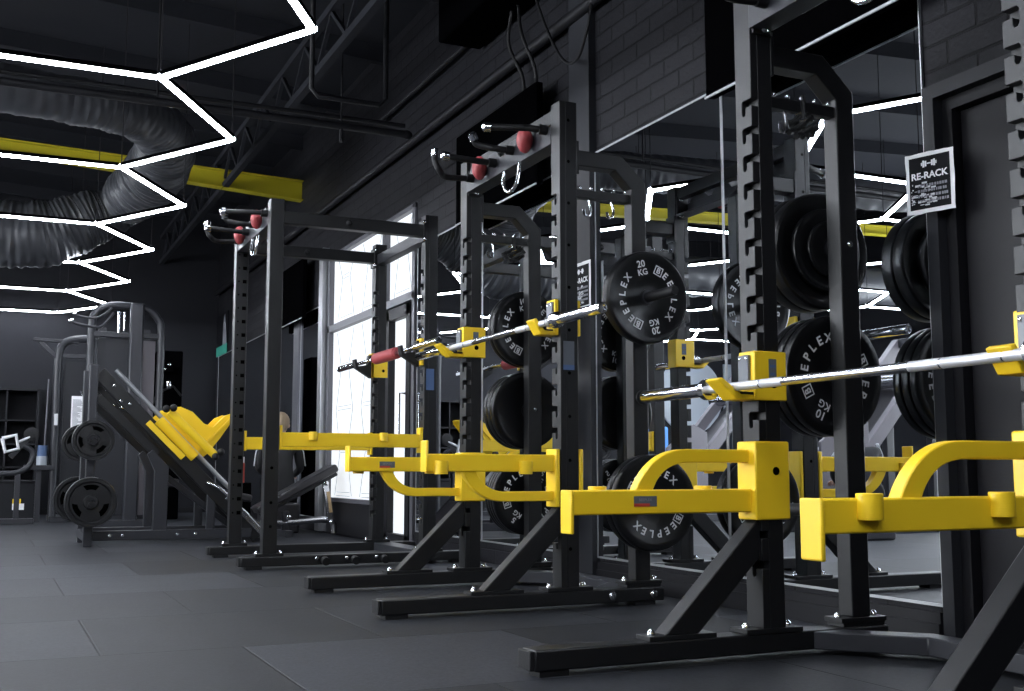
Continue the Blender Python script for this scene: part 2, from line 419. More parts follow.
# etched honeycomb lines on the frosted panes
e = MB()
def etch(y0, y1, z0, z1):
    cy = (y0+y1)/2; w_ = (y1-y0)*0.34; hgt = 0.42; z = z0+0.02; k = 0; lw = 0.013
    while z < z1-0.06:
        ww = w_ if k % 2 == 0 else w_*0.45; w2 = w_*0.45 if k % 2 == 0 else w_
        z2 = min(z+hgt, z1-0.02)
        for sg in (-1, 1):
            e.bar((X0-0.003, cy+sg*ww, z), (X0-0.003, cy+sg*w2, z2), lw, 0.002, (1,0,0))
        for dz in (0, 0.035):
            if z+dz < z1-0.02: e.box((X0-0.004, cy-ww*0.8, z+dz-0.003), (X0-0.002, cy+ww*0.8, z+dz+0.003))
        z = z2; k += 1
for a in ((9.42, 10.25, 0.34, 2.0), (10.25, 11.08, 0.34, 2.0), (9.42, 10.25, 2.07, 2.76), (10.25, 11.08, 2.07, 2.76), (8.64, 9.30, 2.07, 2.76)): etch(*a)
build('etched_lines', e, 'etch', win, smooth=False)
gd = build('door_2', MB().box((X0, 8.72, 0.10), (X0+0.02, 9.16, 1.90)), 'pane', None, smooth=False, kind='structure')
f = MB()
for (ya, yb, za, zb) in ((8.62, 8.72, 0.0, 2.0), (9.16, 9.24, 0.0, 2.0), (8.62, 9.24, 1.90, 2.0), (8.62, 9.24, 0.0, 0.10)):
    f.box((WX-0.03, ya, za), (WX+0.06, yb, zb))
build('door_frame', f, 'darkframe', gd, 0.003)
build('door_jamb', MB().box((WX-0.04, 9.24, 0), (WX+0.06, 9.34, 2.0)), 'frame', gd, 0.003)
build('door_handle', MB().tube([(WX-0.03, 8.70, 0.85), (WX-0.09, 8.70, 0.85), (WX-0.09, 8.70, 1.25), (WX-0.03, 8.70, 1.25)], 0.012), 'steel', gd)
build('wall_panel', MB().box((WX-0.012, 9.34, 0.02), (WX-0.001, 11.15, 0.31)), 'darkframe', gd)

# unseen windows added on the left wall to light the hall from that side
M['added_daypane'] = mat('added_daylight_pane', (0.3, 0.3, 0.3), 0.4, emit=(0.90, 0.95, 1.0), estr=19.0)
for k in range(3):
    y0 = 4.9 + 2.65*k; y1 = y0+2.45
    wn_ = build('window_%d' % (2+k), MB().box((XL+0.01, y0, 0.75), (XL+0.03, y1, 3.2)), 'added_daypane', None, smooth=False, kind='structure')
    f = MB()
    for (ya, yb_, za, zb) in ((y0-0.06, y0, 0.69, 3.26), (y1, y1+0.06, 0.69, 3.26), (y0, y1, 0.69, 0.75), (y0, y1, 3.2, 3.26), ((y0+y1)/2-0.03, (y0+y1)/2+0.03, 0.75, 3.2)):
        f.box((XL+0.001, ya, za), (XL+0.06, yb_, zb))
    build('window_frame', f, 'frame', wn_)

# ------------------------------------------------------------------ CAMERA
cam = bpy.data.cameras.new('camera'); co = bpy.data.objects.new('camera', cam); COL.objects.link(co)
cam.sensor_width = 36; cam.lens = 1122.65/1024*36; cam.clip_start = 0.05; cam.clip_end = 100
co.location = (0, 0, 0.6); co.rotation_euler = (radians(90+6.38), 0, -radians(24.84)); scene.camera = co

# ------------------------------------------------------------------ HONEYCOMB LIGHTS
LZ = 2.87; kk = (LZ-0.6)/2.4
S = 1.30*kk; TX = 1.49*kk; TY0 = 5.81*kk
nodes_edges = []
# vertical period sqrt3*S in Y, horizontal period 3*S in X ; tips at TX
PY = sqrt(3)*S
grid = thing('honeycomb_light', 'glowing white honeycomb of LED tubes hung below the black ceiling', 'light', (-1.5, 5.0, LZ))
seen = set(); proto = None; hproto = None; joints = MB(); wires = MB(); jset = set()
def q(p): return (round(p[0], 2), round(p[1], 2))
def tube_edge(a, b2):
    global proto, hproto
    key = tuple(sorted((q(a), q(b2))))
    if key in seen: return
    if max(a[0], b2[0]) > TX+0.01 or min(a[0], b2[0]) < -6.2 or max(a[1], b2[1]) > 17.3 or min(a[1], b2[1]) < -3.2: return
    seen.add(key)
    mid = V(((a[0]+b2[0])/2, (a[1]+b2[1])/2, LZ)); ang = atan2(b2[1]-a[1], b2[0]-a[0])
    if proto is None:
        mb = MB().tube([(-S/2+0.02, 0, 0), (S/2-0.02, 0, 0)], 0.021, 12)
        me_o = build('light_tube', mb, 'led', grid); me_o.data.transform(Matrix.Translation(wloc(grid)))
        proto = me_o; o = me_o
        hs = MB().prism([(-0.0235, -0.004), (-0.0235, 0.024), (0.0235, 0.024), (0.0235, -0.004), (0.0215, -0.004), (0.0215, 0.0215), (-0.0215, 0.0215), (-0.0215, -0.004)], 'x', -S/2+0.02, S/2-0.02)
        h_ = build('housing', hs, 'tvb', grid); h_.data.transform(Matrix.Translation(wloc(grid))); h_.parent = o; hproto = h_
    else:
        o = proto.copy(); COL.objects.link(o); o.parent = grid
        h_ = hproto.copy(); COL.objects.link(h_); h_.parent = o
    o.location = mid - wloc(grid); o.rotation_euler = (0, 0, ang)
    for p in (a, b2):
        if q(p) not in jset:
            jset.add(q(p)); build('joint', MB().ell((p[0], p[1], LZ), (0.025, 0.025, 0.018), 10, 6), 'led', grid)
            build('hanging_wire', MB().cyl((p[0], p[1], LZ+0.02), (p[0], p[1], ceil_z(p[0])-0.01), 0.004, 5), 'pipe', grid)
for i in range(-1, 6):
    for j in range(-5, 7):
        # hexagon centres: tips at +-S, column spacing 1.5 S with half offset
        cx_ = TX - S - 1.5*S*i; cy_ = TY0 + PY*j + (PY/2 if i % 2 else 0)
        vs = [(cx_ + S*cos(pi/3*k), cy_ + S*sin(pi/3*k)) for k in range(6)]
        for k in range(6): tube_edge(vs[k], vs[(k+1) % 6])
print('light tubes', len(seen))

# ------------------------------------------------------------------ CEILING EQUIPMENT
# yellow steel beam across the hall
yb = 12.42
bm_ = MB()
def sl(x): return 3.893 + 0.032*(3.1-x)
def dp(x): return 0.122 + 0.095*max(0, min(1, x/WX))
for (top, th, ya, yb_) in ((1, 0.012, -0.07, 0.07), (0, 0.012, -0.07, 0.07), (1, None, -0.006, 0.006)):
    xs_ = [XL, 0, WX]
    z_ = (lambda x: sl(x)) if top else (lambda x: sl(x)-dp(x))
    lo = (lambda x: sl(x)-dp(x)) if th is None else (lambda x: z_(x)-th)
    bm_.prism([(x, z_(x)) for x in xs_]+[(x, lo(x)) for x in xs_[::-1]], 'y', yb+ya, yb+yb_)
tag(build('steel_beam', bm_, 'beam'), 'yellow painted steel beam crossing the hall behind the silver duct', 'beam')
# dark truss running with the wall
t = thing('roof_truss', 'black lattice roof truss running above the racks towards the far wall', 'truss', (2.3, 8, 3.95))
for z in (3.72, 4.10): build('chord', MB().box((2.20, YF, z), (2.26, YB, z+0.06)), 'ceil', t)
lt = MB(); y = YF
while y < YB-0.8:
    lt.bar((2.23, y, 3.78), (2.23, y+0.4, 4.10), 0.03, 0.03); lt.bar((2.23, y+0.4, 4.10), (2.23, y+0.8, 3.78), 0.03, 0.03); y += 0.8
build('web', lt, 'ceil', t)
# sprinkler pipes across
t = thing('ceiling_pipe', 'black pipe pair crossing below the ceiling with capped end by the wall', 'pipe', (0, 8.4, 3.3))
build('pipe_run', MB().cyl((XL, 8.40, 3.33), (2.95, 8.40, 3.33), 0.030).ell((2.95, 8.40, 3.33), (0.045, 0.036, 0.036)), 'pipe', t)
build('pipe_run', MB().cyl((XL, 8.46, 3.42), (2.95, 8.46, 3.42), 0.018), 'pipe', t)
build('hanger', MB().cyl((1.0, 8.4, 3.36), (1.0, 8.4, ceil_z(1)), 0.008, 6), 'pipe', t); build('hanger', MB().cyl((2.4, 8.4, 3.36), (2.4, 8.4, ceil_z(2.4)), 0.008, 6), 'pipe', t); build('sprinkler', MB().cyl((2.4, 8.4, 3.33), (2.4, 8.4, 3.20), 0.016, 8), 'pipe', t)
tag(build('conduit', MB().tube([(1.95, 7.6, 4.4), (1.95, 7.6, 3.30), (2.0, 7.6, 3.25), (2.45, 7.6, 3.25), (2.50, 7.6, 3.30), (2.50, 7.6, 4.4)], 0.020), 'pipe'), 'U-shaped black drop pipe hanging from the ceiling over the far rack', 'pipe')
tag(build('conduit', MB().cyl((3.04, -3.4, 3.30), (3.04, 17.4, 3.30), 0.035), 'pipe'), 'long black conduit running the length of the brick wall above the televisions', 'pipe')
tag(build('conduit', MB().cyl((3.04, 7.26, 3.72), (3.04, 9.4, 3.72), 0.020), 'pipe'), 'short thin black conduit high on the brick wall over the long one', 'pipe')
# fabric duct with wrinkles
def cr(pts, n):
    out = []; P = [V(p) for p in pts]
    for i in range(len(P)-1):
        p0 = P[max(i-1, 0)]; p1 = P[i]; p2 = P[i+1]; p3 = P[min(i+2, len(P)-1)]
        for k in range(n):
            t = k/n; out.append(0.5*((2*p1)+(-p0+p2)*t+(2*p0-5*p1+4*p2-p3)*t*t+(-p0+3*p1-3*p2+p3)*t*t*t))
    out.append(P[-1]); return out
def duct(pts, rs, lab, seed):
    rnd = random.Random(seed); path = cr(pts, 60); n = 36
    R = []
    for i in range(len(path)):
        u = i/(len(path)-1)*(len(rs)-1); a = int(min(u, len(rs)-2)); R.append(rs[a]+(rs[a+1]-rs[a])*(u-a))
    mb = MB().tube(path, R, n)
    ph = [rnd.uniform(0, 6.28) for _ in range(8)]; wr = [rnd.uniform(-1, 1) for _ in range(len(path))]
    for i in range(len(path)):
        for k in range(n):
            c_ = path[i]; v = mb.v[i*n+k]; d = v-c_; a = 2*pi*k/n
            s_ = 1 + 0.018*sin(i*1.15+ph[0]+1.3*sin(a*2+ph[1])) + 0.03*sin(i*0.23+2*a+ph[2]) + 0.012*wr[i] + 0.012*sin(i*0.9+5*a+ph[3])
            mb.v[i*n+k] = c_ + d*s_
    return tag(build('air_duct', mb, 'duct'), lab, 'duct')
duct([(XL+0.1, 9.4, 3.78), (-4, 9.4, 3.72), (-1.5, 9.45, 3.66), (0.2, 9.5, 3.60), (0.95, 9.65, 3.58), (1.28, 10.1, 3.53), (1.28, 10.7, 3.38), (1.08, 11.2, 3.20)],
     [0.20, 0.20, 0.19, 0.19, 0.20, 0.25, 0.28, 0.25], 'wrinkled silver fabric duct that turns back beside the yellow beam', 3)
duct([(1.30, 12.9, 3.52), (0.9, 12.9, 3.36), (0.3, 12.9, 3.12), (-0.8, 12.9, 3.16), (-3, 12.9, 3.3), (XL+0.1, 12.9, 3.4)],
     [0.18, 0.30, 0.36, 0.32, 0.28, 0.28], 'lower sagging silver fabric duct behind the honeycomb lights', 5)
tag(build('ac_unit', MB().box((2.75, 6.20, 3.62), (3.08, 7.20, 4.2)), 'tvb', bev=0.02), 'black boxed air unit hung under the ceiling by the brick wall', 'air conditioner')
tag(build('speaker', MB().prism([(2.75, 5.35), (3.08, 5.35), (3.08, 5.95), (2.75, 5.85)], 'z', 3.62, 4.0), 'tvb', bev=0.02), 'black speaker box high on the brick wall beside the air unit', 'speaker')
tag(build('cable', MB().tube(cr([(2.985, 6.45, 3.61), (2.985, 6.50, 3.4), (3.04, 6.40, 3.15), (3.05, 6.42, 2.95)], 8), 0.012, 8), 'rubberm'), 'left one of two black cables dropping down the wall to the middle television', 'cable')
tag(build('cable', MB().tube(cr([(2.985, 6.35, 3.61), (2.985, 6.30, 3.4), (3.04, 6.22, 3.15), (3.05, 6.22, 2.95)], 8), 0.012, 8), 'rubberm'), 'right one of two black cables dropping down the wall to the middle television', 'cable')
tag(build('cable', MB().tube(cr([(2.9, 6.12, 3.95), (2.95, 5.98, 3.45), (2.98, 5.75, 3.06), (2.98, 5.55, 2.97), (2.98, 5.42, 3.10), (3.0, 5.40, 3.25)], 10), 0.009, 8), 'rubberm'), 'single black cable sagging in a loop across the upper brick wall', 'cable')

def tv(y0, y1, z0, z1, label):
    t = thing('television', label, 'television', (WX-0.1, (y0+y1)/2, z0), 'wall televisions above the mirrors')
    xa, xb = WX-0.14, WX-0.09
    build('housing', MB().box((xa, y0, z0), (xb, y1, z1)), 'tvb', t, 0.008)
    build('screen', MB().box((xa-0.003, y0+0.015, z0+0.02), (xa+0.001, y1-0.015, z1-0.015)), 'tvm', t, smooth=False)
    build('bottom_bezel', MB().box((xa-0.006, y0, z0-0.004), (xa+0.002, y1, z0+0.006)), 'alu', t)
    ym = (y0+y1)/2
    build('wall_bracket', MB().box((xb-0.01, ym-0.2, z0+0.15), (WX-0.002, ym+0.2, z1-0.15)), 'tvb', t)
tv(3.00, 4.24, 2.33, 3.02, 'black flat television above the mirror nearest the door')
tv(6.04, 7.36, 2.35, 3.00, 'black flat television behind the middle rack, fed by two cables')
tv(11.75, 13.2, 2.23, 2.88, 'farthest black television, left of the bright window')

# posters
def poster(c, w_, h_, yaw, label, seed):
    t = thing('notice', label, 'poster', c, None)
    rnd = random.Random(seed); u = V((sin(yaw), -cos(yaw), 0)); up = V((0,0,1)); nrm = u.cross(up); C0 = V(c)   # u: to the reader's right
    def rect(x0, z0, x1, z1, off, b=None):
        b = b or MB(); vs = [C0+u*x+up*z+nrm*o for o in (off, off-0.0015) for x, z in ((x0,z0),(x1,z0),(x1,z1),(x0,z1))]
        return b.add(vs, [(0,1,2,3),(7,6,5,4),(0,4,5,1),(1,5,6,2),(2,6,7,3),(3,7,4,0)])
    W, H = w_/2, h_/2
    sheet = MB(); pts = []
    for k in range(40):
        s_ = k/10; side = int(s_); fr_ = s_-side; j = rnd.uniform(-0.002, 0.002)
        x, z = [(-W+2*W*fr_, -H+j), (W+j, -H+2*H*fr_), (W-2*W*fr_, H+j), (-W+j, H-2*H*fr_)][side]; pts.append((x, z))
    n = len(pts); vs = [C0+u*x+up*z+nrm*o for o in (0.0, -0.002) for x, z in pts]
    sheet.add(vs, [tuple(range(n)), tuple(range(n, 2*n))[::-1]] + [(i, i+n, (i+1) % n+n, (i+1) % n) for i in range(n)])
    build('sheet', sheet, 'paper', t, smooth=False)
    build('black_panel', rect(-W*0.84, -H*0.86, W*0.84, H*0.86, 0.002), 'ink', t, smooth=False)
    ic = MB()
    for sg in (-1, 1):
        rect(sg*W*0.10, H*0.52, sg*W*0.17, H*0.70, 0.0045, ic); rect(sg*W*0.19, H*0.50, sg*W*0.26, H*0.72, 0.0045, ic); rect(sg*W*0.28, H*0.56, sg*W*0.32, H*0.66, 0.0045, ic)
    rect(-W*0.08, H*0.59, W*0.08, H*0.63, 0.0045, ic)
    ic.join(text_mesh('RE-RACK', w_*0.185, offset=0.03), frame_mtx(C0+up*H*0.22+nrm*0.004, u, up))
    build('heading', ic, 'paper', t, smooth=False)
    wp = MB()
    for k in range(46):
        x = rnd.uniform(-0.8, 0.15)*W; z = rnd.uniform(-0.82, -0.02)*H; rect(x, z, x+rnd.uniform(0.02, 0.22)*W, z+rnd.uniform(0.01, 0.06)*H, 0.004, wp)
    build('smudged_print', wp, 'white', t, smooth=False)
    gp = MB()
    for r_ in range(4):
        x = -0.5*W
        while x < 0.7*W:
            ww = rnd.uniform(0.03, 0.10)*W; rect(x, (-0.14-0.17*r_)*H, x+ww, (-0.05-0.17*r_)*H, 0.003, gp); x += ww+rnd.uniform(0.02, 0.05)*W
    build('small_print', gp, 'greyink', t, smooth=False)
poster((WX-0.056, 2.972, 1.642), 0.185, 0.225, radians(17), 'black and white RE-RACK notice hanging on the door frame', 2)
poster((WX-0.052, 5.635, 1.66), 0.225, 0.275, 0.0, 'black and white RE-RACK notice on the grey pilaster behind the middle rack', 4)
t = thing('wall_poster', 'dark poster with a teal bottom edge at the far corner', 'poster', (WX-0.01, 17.1, 2.35))
build('sheet', MB().box((WX-0.02, 16.6, 2.33), (WX-0.005, 17.45, 2.95)), 'ink', t)
build('teal_band', MB().box((WX-0.023, 16.6, 2.33), (WX-0.018, 17.45, 2.47)), 'green', t, smooth=False)
pt = MB().prism([(16.65, 2.47), (16.95, 2.47), (16.90, 2.9), (16.8, 2.93)], 'x', WX-0.023, WX-0.018)
build('grey_figure', pt, 'greyink', t, smooth=False)

# ------------------------------------------------------------------ RACKS
def upright(x0, x1, yf, yi, z0, z1, slots):
    """yi: inner face (with slots), yf: outer face; notched layer on the room side (-X)"""
    s_ = 1 if yi > yf else -1
    d = 0.030
    mb = MB().box((x0+d, yf, z0), (x1, yi, z1))
    poly = [(yf, z0), (yi, z0)]
    for z in slots:     # hook shaped slot opening at the inner edge, z = top
        zb = z-0.026
        poly += [(yi, zb)]
        poly += [(yi-s_*0.034, zb), (yi-s_*0.034, z-0.046), (yi-s_*0.039, z-0.054), (yi-s_*0.049, z-0.054), (yi-s_*0.054, z-0.046), (yi-s_*0.054, z-0.006), (yi-s_*0.048, z), (yi, z)]
    poly += [(yi, z1), (yf, z1)]
    mb.prism(poly, 'x', x0, x0+d)
    return mb
SL = [0.201+0.0997*k for k in range(1, 18)]
def bolt(mb, p, ax, r=0.013, t=0.010):
    p = V(p); a = V(ax)
    mb.tube([p, p+a*t*0.5, p+a*t], [r, r*0.95, r*0.5], 10)
def grips(root, xp, yc, zt, half):
    """pull-up plate with handles, red holds and band hook; xp = plate x, zt = plate centre height"""
    pl_ = MB().box((xp, yc-half, zt-0.040), (xp+0.010, yc+half, zt+0.038)).box((xp, yc-half, zt-0.048), (xp+0.09, yc+half, zt-0.036))
    for y in (yc-0.36, yc-0.10, yc+0.16, yc+0.40):
        pl_.prism([(y-0.10, zt+0.036), (y+0.10, zt+0.036), (y+0.05, zt+0.085), (y-0.05, zt+0.085)], 'x', xp, xp+0.010)
    build('pull_up_plate', pl_, 'blackg', root, 0.002, label='light grey cross plate with pull-up handles')
    for (y, y2, dz, L_, bend) in ((yc-0.48, yc-0.40, 0.03, 0.26, 0), (yc-0.10, yc-0.06, 0.03, 0.20, 2), (yc+0.12, yc+0.12, 0.02, 0.27, 0), (yc+0.42, yc+0.36, 0.01, 0.25, 1)):
        hd = MB()
        if bend == 1: pts = cr([(xp, y, zt+dz), (xp-0.16, y, zt+dz-0.01), (xp-L_+0.03, y2, zt+dz), (xp-L_, y2, zt+dz+0.05), (xp-L_, y2, zt+dz+0.085)], 6)
        if bend == 2: pts = cr([(xp, y, zt+dz), (xp-0.10, y, zt+dz), (xp-L_+0.02, y2, zt+dz+0.02), (xp-L_, y2, zt+dz+0.045)], 6)
        elif bend == 0: pts = [(xp, y, zt+dz), (xp-0.10, y, zt+dz), (xp-L_, y2, zt+dz+0.005)]
        hd.tube(pts, 0.0165, 12); g = build('pull_up_handle', hd, 'rubberm', root)
        e_ = V(pts[-1]); dr = (V(pts[-1])-V(pts[-2])).normalized()
        build('end_cap', MB().tube([e_-dr*0.004, e_+dr*0.028, e_+dr*0.038], [0.024, 0.024, 0.014], 14), 'chrome', g, label='chrome end cap')
        build('base_collar', MB().cyl((xp-0.003, y, zt+dz), (xp-0.045, y, zt+dz), 0.024), 'rubberm', g)
    for y in (yc-0.32, yc+0.245):
        r_ = MB().ell((xp-0.040, y, zt+0.02), (0.040, 0.044, 0.066), 14, 10)
        for i, v in enumerate(r_.v):
            s_ = 1 - max(0, (zt+0.02-v.z))/0.066*0.5; r_.v[i] = V((v.x, y+(v.y-y)*s_, v.z))
        build('climbing_hold', r_, 'red', root, label='red resin climbing hold')
    build('band_hook', MB().tube(cr([(xp+0.01, yc+0.02, zt-0.03), (xp+0.0, yc+0.02, zt-0.10), (xp+0.0, yc-0.01, zt-0.155), (xp+0.0, yc-0.07, zt-0.175), (xp+0.0, yc-0.13, zt-0.155), (xp+0.0, yc-0.16, zt-0.10), (xp+0.01, yc-0.16, zt-0.03)], 6), 0.009, 8), 'steel', root, label='bent steel band hook')

YE = {2.5775: 0.025, 5.1675: 0.0}
def half_rack(yc, label):
    t = thing('squat_rack', label, 'squat rack', (2.2, yc, 0), 'black half racks along the mirrors')
    for s_ in (-1, 1):
        e_n = YE[yc] if s_ < 0 else 0.0; yi, yo = 0.522+e_n, 0.612+e_n
        ya, yb_ = yc+s_*yo, yc+s_*yi
        u = build('upright', upright(2.355, 2.445, ya, yb_, 0.080, 2.335, SL), 'black', t, 0.002, label='slotted front upright')
        hz = MB(); outs = ya+s_*0.0008
        for k in range(11): hz.cyl((2.40, outs, 0.25+0.1994*k), (2.40, outs-s_*0.002, 0.25+0.1994*k), 0.008, 10)
        build('bolt_holes', hz, 'hole', u)
        lb = MB().box((2.368, outs+s_*0.0008, 1.085), (2.425, outs, 1.195)); build('height_label', lb, 'labelg', u, label='small grey instruction label'); build('label_band', MB().box((2.368, outs+s_*0.0008, 1.062), (2.425, outs, 1.085)), 'blue', u, label='blue band of the label')
        # foot
        ft = MB().box((1.510, ya, 0.0), (2.895, yb_, 0.064)); fo = build('foot', ft, 'black', t, 0.006)
        build('end_plug', MB().box((1.495, ya+s_*-0.003, 0.003), (1.511, yb_+s_*0.003, 0.061)), 'rubberm', fo, 0.003)
        build('rubber_pad', MB().box((1.53, ya-s_*0.008, -0.018), (1.63, yb_+s_*0.008, 0.001)), 'rubberm', fo)
        build('rubber_pad', MB().box((2.74, ya-s_*0.008, -0.018), (2.85, yb_+s_*0.008, 0.001)), 'rubberm', fo)
        for x in (2.615, 2.835):
            bz = MB(); bolt(bz, (x, ya, 0.032), (0, s_, 0), 0.021, 0.016); build('bolt', bz, 'steel', fo)
        # upright base plate with bolts
        bp = MB().box((2.285, ya+s_*0.004, 0.064), (2.515, yb_-s_*0.004, 0.080)); bo = build('base_plate', bp, 'black', t, 0.002)
        for x in (2.315, 2.485):
            bz = MB(); bolt(bz, (x, (ya+yb_)/2, 0.080), (0, 0, 1), 0.014, 0.018); build('bolt', bz, 'steel', bo)
        # brace
        ym = (ya+yb_)/2
        br = MB().prism([(1.975, 0.078), (2.105, 0.078), (2.356, 0.315), (2.356, 0.445)], 'y', ym-0.036, ym+0.036)
        bro = build('brace', br, 'black', t, 0.005)
        build('brace_plate', MB().box((1.915, ym-0.042, 0.064), (2.17, ym+0.042, 0.079)), 'black', bro, 0.002)
        bz = MB(); bolt(bz, (1.945, ym, 0.079), (0, 0, 1), 0.014, 0.018); build('hex_bolts', bz, 'steel', bro, label='bright steel bolt')
        # rear upright with cranked top
        rp = [(2.745, 0.094), (2.825, 0.094), (2.825, 1.985), (2.690, 2.108), (2.445, 2.108), (2.445, 2.033), (2.658, 2.033), (2.745, 1.950)]
        y1, y2 = (yc+s_*(yo-0.004), yc+s_*(yi+0.012))
        ru = build('rear_upright', MB().prism(rp, 'y', y1, y2), 'black', t, 0.005)
        build('rear_base_plate', MB().box((2.685, ya, 0.078), (2.885, yb_, 0.095)).box((2.695, ya-s_*0.003, 0.064), (2.88, yb_+s_*0.003, 0.080)), 'black', ru, 0.002)
        for x in (2.705, 2.865):
            bz = MB(); bolt(bz, (x, ym, 0.095), (0, 0, 1), 0.013, 0.016); build('bolt', bz, 'steel', ru)
        for z in (0.455, 0.945, 1.415):
            bz = MB(); bolt(bz, (2.785, yc+s_*(yo if s_ < 0 else yi+0.012), z), (0, -1, 0), 0.013, 0.010); build('bolt', bz, 'steel', ru)
        build('top_flange', MB().box((2.443, ya+s_*0.002, 1.99), (2.456, yb_-s_*0.002, 2.15)), 'black', t, 0.002)
        # storage pegs on the outer side
        for z in (0.455, 0.945, 1.415):
            y0 = yc+s_*yo
            pg = MB().lathe([(0.034, 0), (0.034, 0.012*s_), (0.0235, 0.014*s_), (0.0235, 0.29*s_), (0.020, 0.30*s_)], (2.785, y0, z), 'y', 20)
            build('storage_peg', pg, 'rubberm', t)
        # hook rail between front and rear upright
        rl = build('hook_rail', MB().box((2.445, ym-0.02, 1.885), (2.745, ym+0.02, 1.925)), 'black', t, 0.002)
        for k in range(5):
            x = 2.47+0.062*k; hk = MB(); bolt(hk, (x, ym-0.02, 1.93), (0, -0.5, 0.8), 0.010, 0.012); build('screw', hk, 'steel', rl)
            if k in (1, 3): build('hanging_hook', MB().tube(cr([(x, ym, 1.89), (x+0.005, ym-0.01, 1.84), (x-0.01, ym-0.02, 1.805), (x-0.035, ym-0.03, 1.80), (x-0.045, ym-0.035, 1.825)], 4), 0.007, 8), 'steel', rl, label='bent steel hook')
    # rear cross member, cranked at both ends, and top members
    A = yc-0.522-YE[yc]; B = yc+0.522; yi = 0.522
    poly = [(2.590, B), (2.680, B), (2.895, B-0.22), (2.895, A+0.22), (2.680, A), (2.590, A), (2.815, A+0.255), (2.815, B-0.255)]
    poly = [(2.560, B), (2.690, B), (2.895, B-0.21), (2.895, A+0.21), (2.690, A), (2.560, A), (2.805, A+0.27), (2.805, B-0.27)]
    build('rear_cross_member', MB().prism(poly, 'z', 0.0, 0.060), 'blackg', t, 0.004)
    build('top_cross_member', MB().box((2.375, A, 2.255), (2.435, B, 2.325)), 'black', t, 0.004)
    for s_, y in ((1, B), (-1, A)):
        fl = build('plate_flange', MB().box((2.362, y-s_*0.012, 2.13), (2.44, y-s_*0.001, 2.27)), 'black', t, 0.002)
        for z in (2.148, 2.252):
            bz = MB(); bolt(bz, (2.41, y-s_*0.012, z), (0, -s_, 0), 0.014, 0.014); build('bolt', bz, 'steel', fl)
    grips(t, 2.352, yc, 2.195, yi)
    return t
YC = (2.5775, 5.1675)
rackA = half_rack(YC[0], 'nearest black half rack, cut off by the right edge of the picture')
rackB = half_rack(YC[1], 'middle black half rack, with a large 20 kg plate on its rear post')

def j_cup(side, yc, x0, zb, xsh, label, dark=False, hx=2.355, grp='yellow J-cups holding the barbells'):
    """side +1: on the far upright (web faces the camera side), -1: on the near upright"""
    yi = yc + side*0.522 - (YE[yc] if side < 0 else 0); w0 = yi - side*0.012; tp = 0.035 if side < 0 else 0.0
    t = thing('j_cup', label, 'J-cup', (2.3+xsh, yi, zb), grp)
    X = lambda x: x+xsh
    web = MB().prism([(X(2.333), w0), (X(2.467), w0), (X(2.467), w0+side*0.088), (X(2.447), w0+side*0.088), (X(2.447), yi-side*0.001), (X(2.353), yi-side*0.001), (X(2.353), w0+side*0.088), (X(2.333), w0+side*0.088)], 'z', zb, zb+0.168)
    build('bracket', web, 'yellow', t, 0.004)
    arm = MB().prism([(X(2.350), zb), (X(2.350), zb+0.018), (X(2.283), zb+0.020), (X(2.205+tp), zb+0.074), (X(2.188+tp), zb+0.066), (X(2.262), zb+0.0)], 'y', w0+side*0.006, w0+side*0.085)
    if dark: arm.prism([(X(2.333), zb+0.02), (X(2.333), zb+0.09), (X(2.30), zb+0.04), (X(2.25), zb+0.02)], 'y', w0+side*0.01, w0+side*0.07)
    build('cup_arm', arm, 'rubberm' if dark else 'yellow', t, 0.004)
    build('cup_pad', MB().prism([(X(2.332), zb+0.0185), (X(2.332), zb+0.028), (X(2.283), zb+0.0285), (X(2.281), zb+0.0215)], 'y', w0+side*0.006, w0+side*0.070), 'rubberm', t)
    bp = build('back_pad', MB().box((X(2.333), w0+side*0.022, zb+0.045), (X(2.322), w0+side*0.078, zb+0.155)), 'labelg', t, 0.002)
    bz = MB()
    for y in (0.032, 0.068):
        for z in (0.058, 0.142): bolt(bz, (X(2.322), w0+side*y, zb+z), (-1, 0, 0), 0.0065, 0.004)
    build('pad_screws', bz, 'steel', bp)
    build('pin_hole', MB().cyl((X(2.412), w0-side*0.0012, zb+0.055), (X(2.412), w0+side*0.004, zb+0.055), 0.013, 20), 'hole', t)
    lb = build('label_plate', MB().box((X(2.392), w0-side*0.0010, zb+0.075), (X(2.424), w0+side*0.002, zb+0.142)), 'labelg', t)
    build('label_print', MB().box((X(2.396), w0-side*0.0020, zb+0.112), (X(2.420), w0, zb+0.122)).box((X(2.399), w0-side*0.0020, zb+0.085), (X(2.417), w0, zb+0.095)), 'blue', lb)
    return t
ZJ = (0.838, 1.222)
j_cup(+1, YC[0], 0, ZJ[0], 0, 'yellow J-cup on the left upright of the nearest rack')
j_cup(-1, YC[0], 0, ZJ[0], 0.022, 'yellow J-cup at the right edge of the picture')
j_cup(+1, YC[1], 0, ZJ[1], 0, 'yellow J-cup on the far upright of the middle rack')
j_cup(-1, YC[1], 0, ZJ[1], 0, 'yellow J-cup on the near upright of the middle rack, below the RE-RACK notice')

